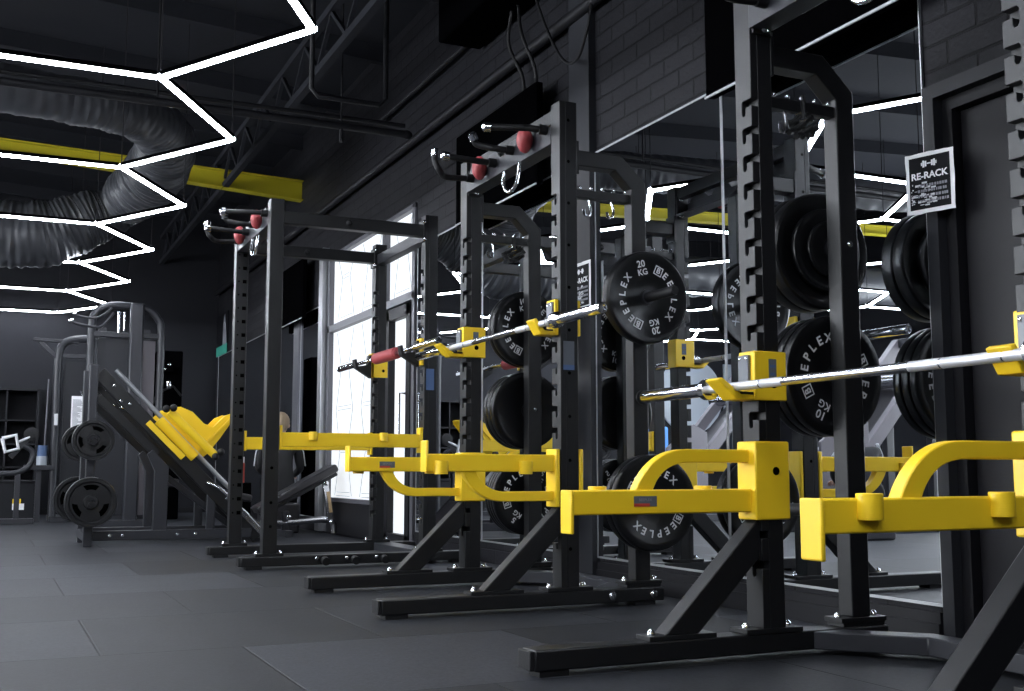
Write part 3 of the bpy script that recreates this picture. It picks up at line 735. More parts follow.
def spotter_arm(side, yc, flip, label, xe=1.640):
    en = YE[yc] if side < 0 else 0; yi = yc + side*0.522 - en; w0 = yi - side*0.012; ym = yc+side*0.567 - en
    zf = (lambda z: 1.137-z) if flip else (lambda z: z)
    t = thing('spotter_arm', label, 'spotter arm', (2.33, yi, 0.57), 'yellow spotter arms of the half racks')
    b = MB()
    za, zb = sorted((zf(0.437), zf(0.70)))
    b.prism([(2.327, w0), (2.470, w0), (2.470, w0+side*0.103), (2.450, w0+side*0.103), (2.450, yi-side*0.001), (2.350, yi-side*0.001), (2.350, w0+side*0.103), (2.327, w0+side*0.103)], 'z', za, zb)
    build('sleeve_bracket', b, 'yellow', t, 0.006)
    za, zb = sorted((zf(0.463), zf(0.540)))
    build('beam', MB().box((xe+0.010, ym-0.030, za), (2.329, ym+0.030, zb)), 'yellow', t, 0.005)
    za, zb = sorted((zf(0.405), zf(0.541)))
    build('end_plate', MB().box((xe, ym-0.036, za), (xe+0.012, ym+0.036, zb)), 'yellow', t, 0.004)
    out = []; inn = []
    for k in range(13):
        u = k/12
        f_ = lambda p0, p1, p2: ((1-u)**2*p0[0]+2*u*(1-u)*p1[0]+u*u*p2[0], (1-u)**2*p0[1]+2*u*(1-u)*p1[1]+u*u*p2[1])
        out.append(f_((1.882, 0.538), (1.945, 0.672), (2.085, 0.672))); inn.append(f_((1.948, 0.538), (1.985, 0.628), (2.095, 0.628)))
    poly = [(1.882, 0.53)] + out + [(2.329, 0.672), (2.329, 0.628)] + inn[::-1] + [(1.948, 0.53)]
    poly = [(x, zf(z)) for x, z in poly]
    build('curved_strut', MB().prism(poly, 'y', ym-0.021, ym+0.021), 'yellow', t, 0.004)
    bo = ym + side*0.030
    for x in (1.775, 2.180):
        zz = sorted((zf(0.492), zf(0.551)))
        build('boss', MB().cyl((x, bo+side*0.008, zz[0]), (x, bo+side*0.008, zz[1]), 0.030, 28), 'yellow', t, 0.002)
    bi = ym - side*0.030
    zl = sorted((zf(0.487), zf(0.520)))
    lb = build('label_plate', MB().box((1.870, bi, zl[0]), (1.955, bi-side*0.0015, zl[1])), 'labelg', t, label='small grey and red warning label')
    build('label_print', MB().box((1.870, bi, zl[0]), (1.928, bi-side*0.0022, zl[0]+0.010)), 'redp', lb)
    tx = MB().join(text_mesh('BEEPLEX', 0.013, offset=0.02), frame_mtx(V((1.912, bi-side*0.0022, zl[0]+0.021)), (side, 0, 0), (0, 0, 1)))
    build('label_lettering', tx, 'greyink', lb, smooth=False)
    build('pin_hole', MB().cyl((2.412, w0-side*0.0012, zf(0.600)), (2.412, w0+side*0.004, zf(0.600)), 0.014, 20), 'hole', t)
    return t
spotter_arm(+1, YC[0], False, 'yellow spotter arm on the left upright of the nearest rack, curved strut above the beam')
spotter_arm(-1, YC[0], False, 'nearest yellow spotter arm, running out of the right edge of the picture')
spotter_arm(+1, YC[1], True, 'yellow spotter arm on the far upright of the middle rack, curved strut below', 1.700)
spotter_arm(-1, YC[1], True, 'yellow spotter arm on the near upright of the middle rack, two round bosses facing us', 1.705)

def barbell(x, yc, z, label):
    t = thing('barbell', label, 'barbell', (x, yc, z), 'steel barbells racked on the J-cups')
    s_ = MB().lathe([(0.0135, -0.72), (0.0145, -0.715), (0.0145, 0.715), (0.0135, 0.72)], (x, yc, z), 'y', 24)
    build('shaft', s_, 'steel', t, label='knurled steel shaft')
    for a, b in ((-0.70, -0.27), (0.27, 0.70)):
        kn = MB().lathe([(0.0145, a), (0.0150, a+0.002), (0.0150, a+0.11), (0.0138, a+0.112), (0.0138, a+0.116), (0.0150, a+0.118), (0.0150, b-0.118), (0.0138, b-0.116), (0.0138, b-0.112), (0.0150, b-0.11), (0.0150, b-0.002), (0.0145, b)], (x, yc, z), 'y', 24)
        build('knurling', kn, KN, t, label='pale rough knurled grip sections')
    for s in (-1, 1):
        sl_ = MB().lathe([(0.0145, 0.665*s), (0.037, 0.667*s), (0.037, 0.695*s), (0.030, 0.700*s), (0.030, 0.708*s), (0.0245, 0.712*s), (0.0245, 1.095*s), (0.022, 1.10*s), (0.0155, 1.10*s), (0.0145, 1.092*s), (0.001, 1.092*s)], (x, yc, z), 'y', 32)
        build('sleeve', sl_, 'chrome', t, label='polished sleeve')
    return t
KN = mat('knurled_steel', (0.62, 0.63, 0.67), 0.45, 0.6)
barbell(2.262, YC[0], ZJ[0]+0.044, 'chrome barbell on the nearest rack, running off the right edge')
barbell(2.262, YC[1]-0.07, ZJ[1]+0.047, 'chrome barbell on the middle rack, its sleeve end beside the 20 kg plate')

# plates on the rear pegs
PX = 2.785
def stack(yc, side, z, spec, labs, grp):
    y = yc + side*(0.612+0.016)
    for (R, th, num, roll), lab in zip(spec, labs):
        plate(R, th, num, (PX, y+side*th/2, z), roll, lab, group=grp); y += side*(th+0.003)
stack(YC[1], -1, 1.415, [(R0, 0.060, '20', -14)], ['large black 20 kg bumper plate beside the barbell end of the middle rack'], None)
stack(YC[1], -1, 0.455, [(R0, 0.050, '15', 40), (R0, 0.042, '10', -98)], ['black bumper plate hidden behind the outer plate low on the middle rack', 'black lettered bumper plate low on the middle rack, crossed by the yellow curved strut'], 'bumper plates low on the near post of the middle rack')
stack(YC[1], +1, 1.415, [(R0, 0.042, '10', -12), (R0, 0.042, '10', 20)], ['black 10 kg plate high on the far post of the middle rack, lettering facing us', 'black plate behind the 10 kg plate high on the far post of the middle rack'], 'bumper plates high on the far post of the middle rack')
stack(YC[1], +1, 0.945, [(R0, 0.050, '', 100), (R0, 0.050, '15', 10), (R0, 0.042, '10', 10)], ['front plate of the mid-height stack on the far post of the middle rack', 'second plate of the stack at mid height on the far post of the middle rack', 'rear plate of the stack at mid height on the far post of the middle rack'], 'bumper plates at mid height on the far post of the middle rack')
stack(YC[1], +1, 0.455, [(R0*0.98, 0.030, '5', 35), (R0*0.98, 0.030, '5', 10), (R0*0.98, 0.030, '5', 80), (R0*0.98, 0.030, '5', 33)], ['front 5 kg plate low on the far post of the middle rack, lettering facing us', 'second 5 kg plate low on the far post of the middle rack', 'third 5 kg plate low on the far post of the middle rack', 'rearmost 5 kg plate low on the far post of the middle rack'], '5 kg plates low on the far post of the middle rack')
stack(YC[0], +1, 1.415, [(0.105, 0.018, '', 0), (0.155, 0.026, '', 95), (R0, 0.060, '', 95), (R0, 0.060, '20', 20)], ['smallest black plate in front of the stack at the top of the nearest rack', 'medium black plate second from the front at the top of the nearest rack', 'large black plate third from the front at the top of the nearest rack', 'rearmost large black plate at the top of the nearest rack'], 'bumper plates at the top of the nearest rack')
stack(YC[0], +1, 0.945, [(R0, 0.042, '10', 27), (R0, 0.042, '10', 10), (R0, 0.042, '10', 70)], ['black 10 kg plate with white lettering behind the barbell of the nearest rack', 'second plate of the 10 kg stack on the nearest rack', 'rear plate of the 10 kg stack on the nearest rack'], '10 kg plates at mid height on the nearest rack')

def handle_cluster(c, label):
    t = thing('strap_bundle', label, 'strap', c, None); c = V(c); rnd = random.Random(3)
    b = MB()
    for k in range(7):
        a = 2*pi*k/7; o = c+V((0.035*cos(a), 0.02*sin(a), 0.03*sin(a)-0.05))
        b.tube([o+V((0.03, 0, 0.02)), o+V((0.0, 0.02, -0.005)), o+V((-0.035, 0.01, -0.02))], 0.012, 8)
    build('rubber_grips', b, 'rubberm', t)
    r_ = MB()
    for k in range(5):
        o = c+V((rnd.uniform(-0.04, 0.04), 0, rnd.uniform(-0.08, 0))); r_.tube([o, o+V((0.018, -0.01, 0.004))], 0.004, 6)
    build('steel_rings', r_, 'steel', t)
    build('strap', MB().tube([c+V((0, 0, -0.04)), c+V((0, 0, 0.06))], 0.008, 6), 'rubberm', t)
handle_cluster((2.60, 3.12, 1.90-0.015), 'bundle of black grips and straps hanging from the hook rail of the nearest rack')
handle_cluster((2.66, 5.71, 1.90-0.02), 'bundle of black grips and straps hanging from the hook rail of the middle rack')

# ------------------------------------------------------------------ FAR POWER RACK
t = thing('power_rack', 'far black four-post power rack with red climbing holds in front of the window', 'power rack', (2.2, 7.735, 0))
YN, YF_ = 7.18, 8.29
for (y0, s_) in ((YN, 1), (YF_, 1)):
    ya, yb_ = y0, y0+0.088; inner = yb_ if y0 == YN else ya; outer = ya if y0 == YN else yb_
    fo = build('foot', MB().box((1.455, ya, 0.0), (3.02, yb_, 0.062)), 'black', t, 0.006)
    build('rubber_pad', MB().box((1.49, ya+0.005, -0.018), (1.59, yb_-0.005, 0.001)), 'rubberm', fo); build('rubber_pad', MB().box((2.88, ya+0.005, -0.018), (2.98, yb_-0.005, 0.001)), 'rubberm', fo)
    build('end_plug', MB().box((1.441, ya+0.003, 0.003), (1.456, yb_-0.003, 0.059)), 'rubberm', fo, 0.003)
    if y0 == YN:
        pg = MB()
        for x in (1.99, 2.19, 2.39): pg.cyl((x, ya, 0.030), (x, ya-0.05, 0.022), 0.026, 16)
        build('band_peg', pg, 'rubberm', fo)
        for x in (1.94, 2.14, 2.34, 2.62):
            bz = MB(); bolt(bz, (x, ya, 0.04), (0, -1, 0), 0.014, 0.012); build('bolt', bz, 'steel', fo)
    u = build('front_upright', MB().box((1.590, ya, 0.080), (1.680, yb_, 2.375)), 'black', t, 0.004)
    hz = MB(); k = 0
    fy = ya if y0 != YN else yb_
    for k in range(20):
        z = 0.30+0.0997*k
        if y0 != YN: hz.box((1.640, fy-0.001, z-0.013), (1.668, fy+0.002, z+0.013)).cyl((1.612, fy-0.001, z), (1.612, fy+0.002, z), 0.006, 8)
        else: hz.box((1.640, fy-0.002, z-0.013), (1.668, fy+0.001, z+0.013))
    build('adjustment_holes', hz, 'hole', u, smooth=False)
    hz = MB()
    for z in (0.25, 0.40, 0.62): hz.cyl((1.635, outer-0.001, z), (1.635, outer+0.001, z), 0.010, 12)
    build('bolt_holes', hz, 'hole', u)
    bp = build('base_plate', MB().box((1.545, ya+0.002, 0.062), (1.725, yb_-0.002, 0.080)), 'black', t, 0.002)
    for x in (1.560, 1.708):
        bz = MB(); bolt(bz, (x, ya+0.045, 0.080), (0, 0, 1), 0.013, 0.018); build('bolt', bz, 'steel', bp)
    SL3 = [0.30+0.0997*k for k in range(0, 18)]
    ru = build('rear_upright', upright(2.665, 2.757, outer, inner, 0.080, 2.365, SL3), 'black', t, 0.002)
    rb = build('base_plate', MB().box((2.62, ya+0.002, 0.062), (2.81, yb_-0.002, 0.080)), 'black', t, 0.002)
    for x in (2.635, 2.79):
        bz = MB(); bolt(bz, (x, ya+0.045, 0.080), (0, 0, 1), 0.013, 0.018); build('bolt', bz, 'steel', rb)
    if y0 == YN:
        build('height_label', MB().box((2.678, ya-0.0015, 1.150), (2.735, ya, 1.295)), 'blue', ru, label='small blue and grey instruction label')
    tb = build('top_beam', MB().box((1.680, ya+0.008, 2.215), (2.665, yb_-0.008, 2.298)), 'black', t, 0.004)
    bz = MB(); bolt(bz, (2.12, ya+0.008, 2.256), (0, -1, 0), 0.022, 0.02); build('pull_up_socket', bz, 'rubberm', tb)
    build('top_flange', MB().box((2.652, ya-0.006, 2.18), (2.668, yb_+0.006, 2.33)), 'black', t, 0.002)
    for z in (2.195, 2.315):
        bz = MB(); bolt(bz, (2.655, ya-0.006, z), (-0.3, -1, 0), 0.012, 0.012); build('bolt', bz, 'steel', t)
build('rear_top_beam', MB().box((2.675, YN+0.088, 2.20), (2.745, YF_, 2.28)), 'blackg', t, 0.004)
build('rear_base_beam', MB().box((2.68, YN+0.088, 0.0), (2.83, YF_, 0.06)), 'blackg', t, 0.004)
grips(t, 1.595, 7.779, 2.265, 0.512)

def safety_beam(y, z0, z1, xa, xb, label, boss_side):
    t = thing('safety_beam', label, 'safety bar', ((xa+xb)/2, y, z0), 'yellow safety bars inside the far rack')
    build('beam', MB().box((xa+0.018, y-0.030, z0), (xb-0.022, y+0.030, z1)), 'yellow', t, 0.004)
    build('end_plate', MB().box((xa, y-0.036, z0-0.010), (xa+0.018, y+0.036, z1+0.045)), 'yellow', t, 0.003)
    build('end_plate', MB().box((xb-0.022, y-0.036, z0-0.035), (xb, y+0.036, z1+0.045)), 'yellow', t, 0.003)
    for x in (xa+0.22, xb-0.28):
        build('boss', MB().cyl((x, y+boss_side*0.036, z1-0.05), (x, y+boss_side*0.036, z1+0.006), 0.028, 20), 'yellow', t, 0.002)
safety_beam(YN+0.044, 0.757, 0.848, 1.683, 2.663, 'nearer yellow safety bar inside the far power rack', -1)
safety_beam(YF_+0.044, 0.757, 0.848, 1.683, 2.663, 'farther yellow safety bar inside the far power rack', -1)

def cup3(side, y, label):
    t = thing('j_cup', label, 'J-cup', (2.7, y, 1.31), 'black-armed J-cups of the far rack')
    w0 = y-side*0.010
    build('bracket', MB().box((2.640, w0, 1.318), (2.770, y-side*0.001, 1.505)).box((2.640, w0, 1.318), (2.662, w0+side*0.09, 1.505)), 'yellow', t, 0.003)
    build('pin_hole', MB().cyl((2.735, w0-side*0.001, 1.37), (2.735, w0+side*0.003, 1.37), 0.012, 16), 'hole', t)
    build('cup_arm', MB().prism([(2.640, 1.31), (2.640, 1.49), (2.622, 1.49), (2.612, 1.412), (2.535, 1.400), (2.520, 1.455), (2.500, 1.450), (2.515, 1.385)], 'y', w0, w0+side*0.06), 'rubberm', t, 0.003)
cup3(+1, YF_, 'J-cup on the far rear post of the far rack'); cup3(-1, YN+0.088, 'J-cup on the near rear post of the far rack')
t = thing('barbell', 'far barbell with a red foam pad in front of the window', 'barbell', (2.565, 7.78, 1.42))
build('shaft', MB().cyl((2.565, 7.07, 1.426), (2.565, 8.49, 1.426), 0.0145, 20), 'steel', t)
for a, b in ((6.66, 7.08), (8.48, 8.90)): build('sleeve', MB().cyl((2.565, a, 1.426), (2.565, b, 1.426), 0.0245, 24), 'chrome', t)
build('foam_pad', MB().tube([(2.565, 7.46, 1.426), (2.565, 7.47, 1.426), (2.565, 7.93, 1.426), (2.565, 7.94, 1.426)], [0.030, 0.042, 0.042, 0.030], 20), 'red', t, label='red foam pad')

# ------------------------------------------------------------------ LEG PRESS
t = thing('leg_press', 'plate-loaded leg press with black sloping rails and a bright yellow sled', 'leg press', (1.4, 10.3, 0))
G = 'blackg'
for i, y in enumerate((9.98, 10.62)):
    build('rail', MB().bar((0.80, y, 1.44), (2.16, y, 0.04), 0.07, 0.115), 'black', t, 0.006)
    build('lower_rail', MB().bar((0.80, y+0.03, 1.24), (1.30, y+0.03, 0.76), 0.05, 0.075), 'black', t, 0.005)
    build('guide_rod', MB().cyl((0.93, y-0.02, 1.465), (1.90, y-0.02, 0.475), 0.020, 16), 'alu', t)
    build('end_post', MB().bar((0.755, y-0.06, 0.0), (0.755, y-0.06, 1.50), 0.07, 0.07, (1,0,0)), G, t, 0.008)
    build('support_post', MB().prism([(1.275, 0.12), (1.385, 0.12), (1.385, 0.66), (1.25, 0.80), (1.21, 0.76), (1.275, 0.62)], 'y', y-0.04, y+0.04), G, t, 0.006)
    build('support_post', MB().prism([(1.715, 0.12), (1.785, 0.12), (1.785, 0.42), (1.715, 0.49)], 'y', y-0.03, y+0.03), G, t, 0.006)
    build('base_rail', MB().box((0.74, y-0.05, 0.045), (2.10, y+0.02, 0.125)), G, t, 0.006)
    bz = MB()
    for x in (0.93, 1.03, 1.47, 1.62): bolt(bz, (x, y-0.05, 0.085), (0, -1, 0), 0.013, 0.008)
    for (x, z) in ((0.92, 1.33), (0.98, 1.20), (1.05, 1.18)): bolt(bz, (x, y-0.036, z), (0, -1, 0), 0.013, 0.008)
    build('hex_bolts', bz, 'steel', t, label='bright steel bolts')
build('cross_bar', MB().box((0.72, 9.92, 0.045), (0.80, 10.66, 0.12)), G, t, 0.006)
build('upper_cross_bar', MB().box((0.80, 9.98, 1.36), (0.86, 10.62, 1.42)), G, t, 0.006)
build('lower_brace', MB().bar((1.35, 10.3, 0.62), (2.05, 10.3, 0.02+0.06), 0.05, 0.05), G, t, 0.005)
# sled
sp_ = [(1.31, 1.09), (1.38, 1.16), (1.48, 1.17), (1.58, 1.13), (1.68, 1.03), (1.76, 1.00), (1.86, 1.10), (1.93, 1.13), (1.96, 1.09), (1.90, 1.02), (1.82, 0.90), (1.72, 0.77), (1.66, 0.72), (1.60, 0.76), (1.52, 0.86), (1.42, 0.97)]
for y in (10.02, 10.52): build('sled_side', MB().prism(sp_, 'y', y, y+0.02), 'yellow', t, 0.003)
build('foot_plate', MB().bar((1.60, 10.28, 0.74), (1.95, 10.28, 1.12), 0.56, 0.02, (-1, 0, 1)), 'yellow', t, 0.003)
build('sled_sleeve', MB().cyl((1.29, 9.96, 1.05), (1.60, 9.96, 0.735), 0.048, 20), 'yellow', t)
build('sled_sleeve', MB().cyl((1.29, 10.60, 1.05), (1.60, 10.60, 0.735), 0.048, 20), 'yellow', t)
build('sled_tube', MB().cyl((1.37, 9.88, 1.12), (1.76, 9.88, 0.75), 0.035, 20), 'yellow', t)
build('sled_guard', MB().bar((1.20, 9.93, 1.03), (1.50, 9.93, 0.73), 0.02, 0.05), 'yellow', t, 0.003)
for p in ((1.335, 9.84, 1.14), (1.395, 9.84, 1.15), (1.755, 9.84, 0.74), (1.80, 9.84, 0.78)): build('rubber_stop', MB().ell(p, (0.032, 0.032, 0.032), 12, 8), 'rubberm', t)
build('lever_handle', MB().tube(cr([(1.70, 9.9, 0.52), (1.80, 9.85, 0.47), (1.95, 9.85, 0.33), (2.05, 9.85, 0.24)], 6), 0.014, 10), 'steel', t)
build('seat_back', MB().bar((1.98, 10.3, 0.30), (2.30, 10.3, 0.03), 0.40, 0.07), 'vinyl', t, 0.01)
build('seat_rail', MB().bar((1.88, 9.94, 0.40), (2.22, 9.94, 0.05), 0.03, 0.05), 'steel', t, 0.005)
for z in (0.85, 0.35):
    build('weight_horn', MB().cyl((0.755, 9.89, z), (0.755, 9.62, z), 0.025, 16), 'rubberm', t); build('weight_horn', MB().cyl((0.735, 10.90, z), (0.735, 10.52, z), 0.025, 16), 'rubberm', t)
gl = 'cast plates on the leg press horns'
plate(0.163, 0.045, '', (0.755, 9.72, 0.85), 20, 'upper front rubber-coated plate with three grip slots on the leg press', 'tri', group=gl)
plate(0.163, 0.045, '', (0.735, 10.82, 0.85), 50, 'upper rear rubber-coated plate on the leg press, half hidden', 'tri', group=gl)
plate(0.202, 0.050, '', (0.755, 9.72, 0.35), 0, 'lower front large rubber-coated plate with three grip slots on the leg press', 'tri', group=gl)
plate(0.202, 0.050, '', (0.725, 10.82, 0.35), 35, 'lower rear large rubber-coated plate on the leg press, half hidden', 'tri', group=gl)

# ------------------------------------------------------------------ CABLE TOWERS
t = thing('cable_machine', 'tall arched grey cable machine with shrouded weight stack behind the leg press', 'cable machine', (1.35, 13.6, 0))
arch = cr([(0.985, 13.5, 0.0), (0.985, 13.5, 1.2), (0.985, 13.5, 2.22), (1.03, 13.5, 2.42), (1.16, 13.5, 2.50), (1.35, 13.5, 2.51), (1.56, 13.5, 2.49), (1.70, 13.5, 2.38), (1.745, 13.5, 2.18), (1.745, 13.5, 1.2), (1.745, 13.5, 0.0)], 8)
build('arched_frame', MB().tube(arch, 0.042, 12), G, t)
build('centre_post', MB().box((1.39, 13.40, 0.0), (1.54, 13.50, 2.54)), G, t, 0.02)
build('cross_bar', MB().box((0.99, 13.47, 2.14), (1.74, 13.54, 2.20)), G, t, 0.006)
build('shroud', MB().box((1.06, 13.54, 0.12), (1.39, 13.57, 2.12)), 'shroud', t, label='dark grey sheet shroud')
build('shroud', MB().box((1.53, 13.54, 0.12), (1.69, 13.57, 2.12)), 'shroudl', t, label='sheet shroud tinted pale grey for a reflection')  # paler than the other shroud: a reflection put into its colour
build('base_rail', MB().box((0.95, 13.3, 0.0), (1.80, 13.62, 0.07)), G, t, 0.006)
build('rear_post', MB().box((1.10, 13.95, 0), (1.18, 14.03, 2.3)).box((1.60, 13.95, 0), (1.68, 14.03, 2.3)), G, t, 0.006)
hb = MB().tube(cr([(0.74, 13.2, 2.27), (0.80, 13.2, 2.24), (0.98, 13.25, 2.22), (1.08, 13.3, 2.24), (1.20, 13.35, 2.40)], 6), 0.016, 10).tube(cr([(0.76, 13.2, 2.34), (0.95, 13.2, 2.31), (1.08, 13.3, 2.36), (1.18, 13.35, 2.46)], 6), 0.013, 10)
build('pull_up_handle', hb, 'blackg', t)
build('grip_end', MB().ell((0.74, 13.2, 2.27), (0.03, 0.03, 0.03)), 'chrome', t, label='chrome ball end'); build('grip_end', MB().ell((0.78, 13.2, 2.35), (0.025, 0.025, 0.02)), 'chrome', t, label='chrome ball end'); build('cable_end', MB().cyl((1.26, 13.36, 2.18), (1.26, 13.36, 2.42), 0.016), 'chrome', t, label='chrome cable end'); build('cable_end', MB().cyl((1.32, 13.36, 2.20), (1.32, 13.36, 2.42), 0.011), 'chrome', t, label='chrome cable end')
t = thing('cable_machine', 'lower grey cable machine with a sideways pull-up arm, left of the tall arched one', 'cable machine', (0.9, 15.1, 0))
build('arched_frame', MB().tube(cr([(0.72, 15, 0.0), (0.72, 15, 1.2), (0.72, 15, 2.0), (0.78, 15, 2.20), (0.93, 15, 2.26), (1.10, 15, 2.25), (1.14, 15, 2.10), (1.14, 15, 1.2), (1.14, 15, 0)], 8), 0.048, 12), G, t)
build('pull_up_arm', MB().bar((0.42, 15, 2.24), (0.95, 15, 2.22), 0.06, 0.04).bar((0.50, 15, 2.21), (0.70, 15, 2.02), 0.04, 0.05), G, t, 0.005)
build('cross_bar', MB().box((0.72, 14.98, 2.02), (1.14, 15.04, 2.07)), G, t, 0.005)
build('shroud', MB().box((0.80, 15.03, 0.1), (1.12, 15.06, 1.98)), 'shroud', t)
build('base_rail', MB().box((0.68, 14.8, 0), (1.20, 15.5, 0.07)), G, t, 0.005)
build('low_shelf', MB().box((0.38, 14.92, 0.63), (0.72, 15.05, 0.69)), G, t, 0.004)
build('stay_wire', MB().cyl((0.70, 15, 2.0), (0.52, 15.1, 0.1), 0.008, 6), 'pipe', t)
build('guide_rod', MB().cyl((0.60, 15, 0.7), (0.62, 15, 1.75), 0.010, 10), 'frame', t)
build('front_post', MB().box((0.52, 14.95, 0), (0.58, 15.01, 0.63)), G, t)
build('spring_hook', MB().tube(cr([(1.10, 14.75, 1.72), (1.06, 14.75, 1.66), (1.04, 14.75, 1.58), (1.00, 14.75, 1.56), (0.98, 14.75, 1.60)], 5), 0.016, 8), 'chrome', t)
build('number_label', MB().box((0.70, 14.945, 1.18), (0.74, 14.952, 1.32)), 'white', t)
tw = thing('instruction_card', 'white and blue instruction card hung on the lower cable machine', 'card', (1.0, 14.85, 1.05))
build('card', MB().box((0.885, 14.86, 1.06), (1.04, 14.87, 1.54)), 'paper', tw, 0.002)
cp = MB(); rnd = random.Random(5)
for k in range(26):
    z = 1.49-0.014*k; cp.box((0.90, 14.857, z), (0.90+rnd.uniform(0.05, 0.12), 14.861, z+0.006))
build('card_print', cp, 'greyink', tw, smooth=False)
build('blue_edge', MB().box((0.885, 14.857, 1.06), (1.04, 14.861, 1.10)), 'blue', tw, smooth=False)

# dark lat machine behind
t = thing('lat_machine', 'narrow black pulldown machine in the far corner with a bent bar', 'lat machine', (2.08, 15.3, 0))
build('tower', MB().box((1.92, 15.1, 0), (2.24, 15.5, 2.18)), 'tvb', t, 0.02)
build('pulley_block', MB().box((1.86, 14.9, 1.88), (2.10, 15.1, 1.98)), 'tvb', t, 0.01)
bz = MB(); bolt(bz, (1.98, 14.9, 1.92), (0, -1, 0), 0.02, 0.01); bolt(bz, (2.04, 14.9, 1.98), (0, -1, 0), 0.02, 0.01)
build('pulley_bolts', bz, 'steel', t)
build('bent_bar', MB().tube([(1.84, 14.9, 1.45), (1.92, 14.9, 1.62), (2.10, 14.9, 1.70), (2.20, 14.9, 1.58)], 0.016, 8), 'rubberm', t)
build('clip', MB().ell((2.04, 14.88, 1.72), (0.03, 0.02, 0.06)), 'chrome', t)
build('seat', MB().box((1.75, 14.5, 0.42), (2.15, 14.95, 0.52)), 'vinyl', t, 0.02)
build('seat_post', MB().box((1.92, 14.7, 0), (1.98, 14.76, 0.42)), G, t)

# cubby shelf at the back wall
t = thing('cubby_shelf', 'black open cubby shelf against the back wall at the left edge', 'shelf', (-0.2, 17.3, 0))
sh = MB(); x0s, x1s = -1.00, 0.60
sh.box((x0s, 17.08, 1.735), (x1s, 17.46, 1.77)).box((x0s, 17.08, 0), (x1s, 17.46, 0.06))
build('carcass', sh.box((x0s, 17.08, 0), (x0s+0.03, 17.46, 1.77)).box((x1s-0.035, 17.08, 0), (x1s, 17.46, 1.77)), 'shelfm', t, 0.002)
for z in (0.38, 0.66, 0.98, 1.31): build('shelf_board', MB().box((x0s+0.03, 17.09, z), (x1s-0.035, 17.45, z+0.022)), 'shelfm', t)
for x in (-0.62, -0.23, 0.17): build('divider', MB().box((x, 17.09, 0.06), (x+0.022, 17.45, 1.735)), 'shelfm', t)
build('back_panel', MB().box((x0s, 17.455, 0), (x1s, 17.47, 1.77)), 'ink', t)
t = thing('storage_box', 'low black box with a yellow and white label in front of the cubby shelf', 'box', (0.2, 16.1, 0))
build('body', MB().box((-0.35, 15.95, 0.0), (0.57, 16.4, 0.47)), 'shelfm', t, 0.01)
build('lid', MB().box((-0.37, 15.93, 0.47), (0.59, 16.42, 0.50)), 'shelfm', t, 0.005)
build('white_label', MB().box((0.29, 15.943, 0.12), (0.43, 15.951, 0.20)), 'paper', t); build('yellow_label', MB().box((0.29, 15.942, 0.20), (0.39, 15.951, 0.26)), 'yellow', t)
t = thing('row_machine', 'small black seated row frame with a silver stirrup handle at the left edge', 'exercise machine', (0.3, 15.0, 0))
build('curved_frame', MB().tube(cr([(-0.15, 14.6, 0.0), (-0.1, 14.6, 0.30), (0.05, 14.6, 0.56), (0.30, 14.6, 0.60), (0.43, 14.6, 0.68), (0.46, 14.6, 0.84), (0.36, 14.6, 0.92)], 6), 0.032, 12), G, t)
build('upright_link', MB().bar((0.22, 14.6, 0.78), (0.42, 14.6, 1.02), 0.05, 0.06), G, t, 0.005)
build('foot_rail', MB().box((-0.2, 14.5, 0.0), (0.5, 14.7, 0.06)), G, t, 0.005)
build('rear_post', MB().box((0.28, 14.58, 0.05), (0.34, 14.64, 0.62)), G, t, 0.005)
build('pulley_wheel', MB().lathe([(0.02, -0.02), (0.07, -0.025), (0.085, -0.02), (0.085, 0.02), (0.07, 0.025), (0.02, 0.02)], (0.44, 14.56, 1.05), 'y', 24), 'rubberm', t)
build('stirrup_handle', MB().tube([(0.12, 14.5, 1.00), (0.16, 14.5, 0.84), (0.30, 14.5, 0.88), (0.27, 14.5, 1.04), (0.12, 14.5, 1.00)], 0.022, 8).cyl((0.28, 14.5, 0.95), (0.42, 14.55, 1.02), 0.015, 8), 'white', t, label='silver stirrup handle')
t = thing('weight_drum', 'blue and grey round drum on the shelf of the lower cable machine', 'drum', (0.58, 14.97, 0.69))
build('grey_body', MB().cyl((0.58, 14.97, 0.69), (0.58, 14.97, 0.80), 0.06, 20), 'disc', t); build('blue_top', MB().cyl((0.58, 14.97, 0.80), (0.58, 14.97, 0.93), 0.055, 20), 'blue', t)

# ------------------------------------------------------------------ BENCH
t = thing('incline_bench', 'adjustable incline bench with black padded backrest inside the far rack area', 'bench', (2.8, 10.6, 0))
build('backrest', MB().bar((2.30, 10.75, 0.245), (3.06, 10.75, 0.655), 0.27, 0.075), 'vinyl', t, 0.02, seg=3)
build('backrest_frame', MB().bar((2.34, 10.75, 0.20), (3.08, 10.75, 0.60), 0.06, 0.05), G, t, 0.005)
build('seat', MB().bar((1.95, 10.75, 0.42), (2.24, 10.75, 0.36), 0.27, 0.07), 'vinyl', t, 0.02, seg=3)
build('base_tube', MB().tube(cr([(2.0, 10.75, 0.13), (2.6, 10.75, 0.13), (2.95, 10.75, 0.15), (3.05, 10.75, 0.12), (3.07, 10.75, 0.02)], 6), 0.032, 12), 'steel', t)
build('front_foot', MB().box((2.55, 10.55, 0.0), (2.62, 10.95, 0.06)).box((2.555, 10.72, 0.05), (2.615, 10.78, 0.24)), G, t, 0.005)
st = build('adjustment_strut', MB().bar((2.96, 10.70, 0.50), (3.02, 10.70, 0.13), 0.03, 0.055, (1,0,0)), 'steel', t, 0.004)
build('scale_strip', MB().bar((2.985, 10.678, 0.42), (3.018, 10.678, 0.22), 0.006, 0.03, (1,0,0)), 'wood', st)
bz = MB()
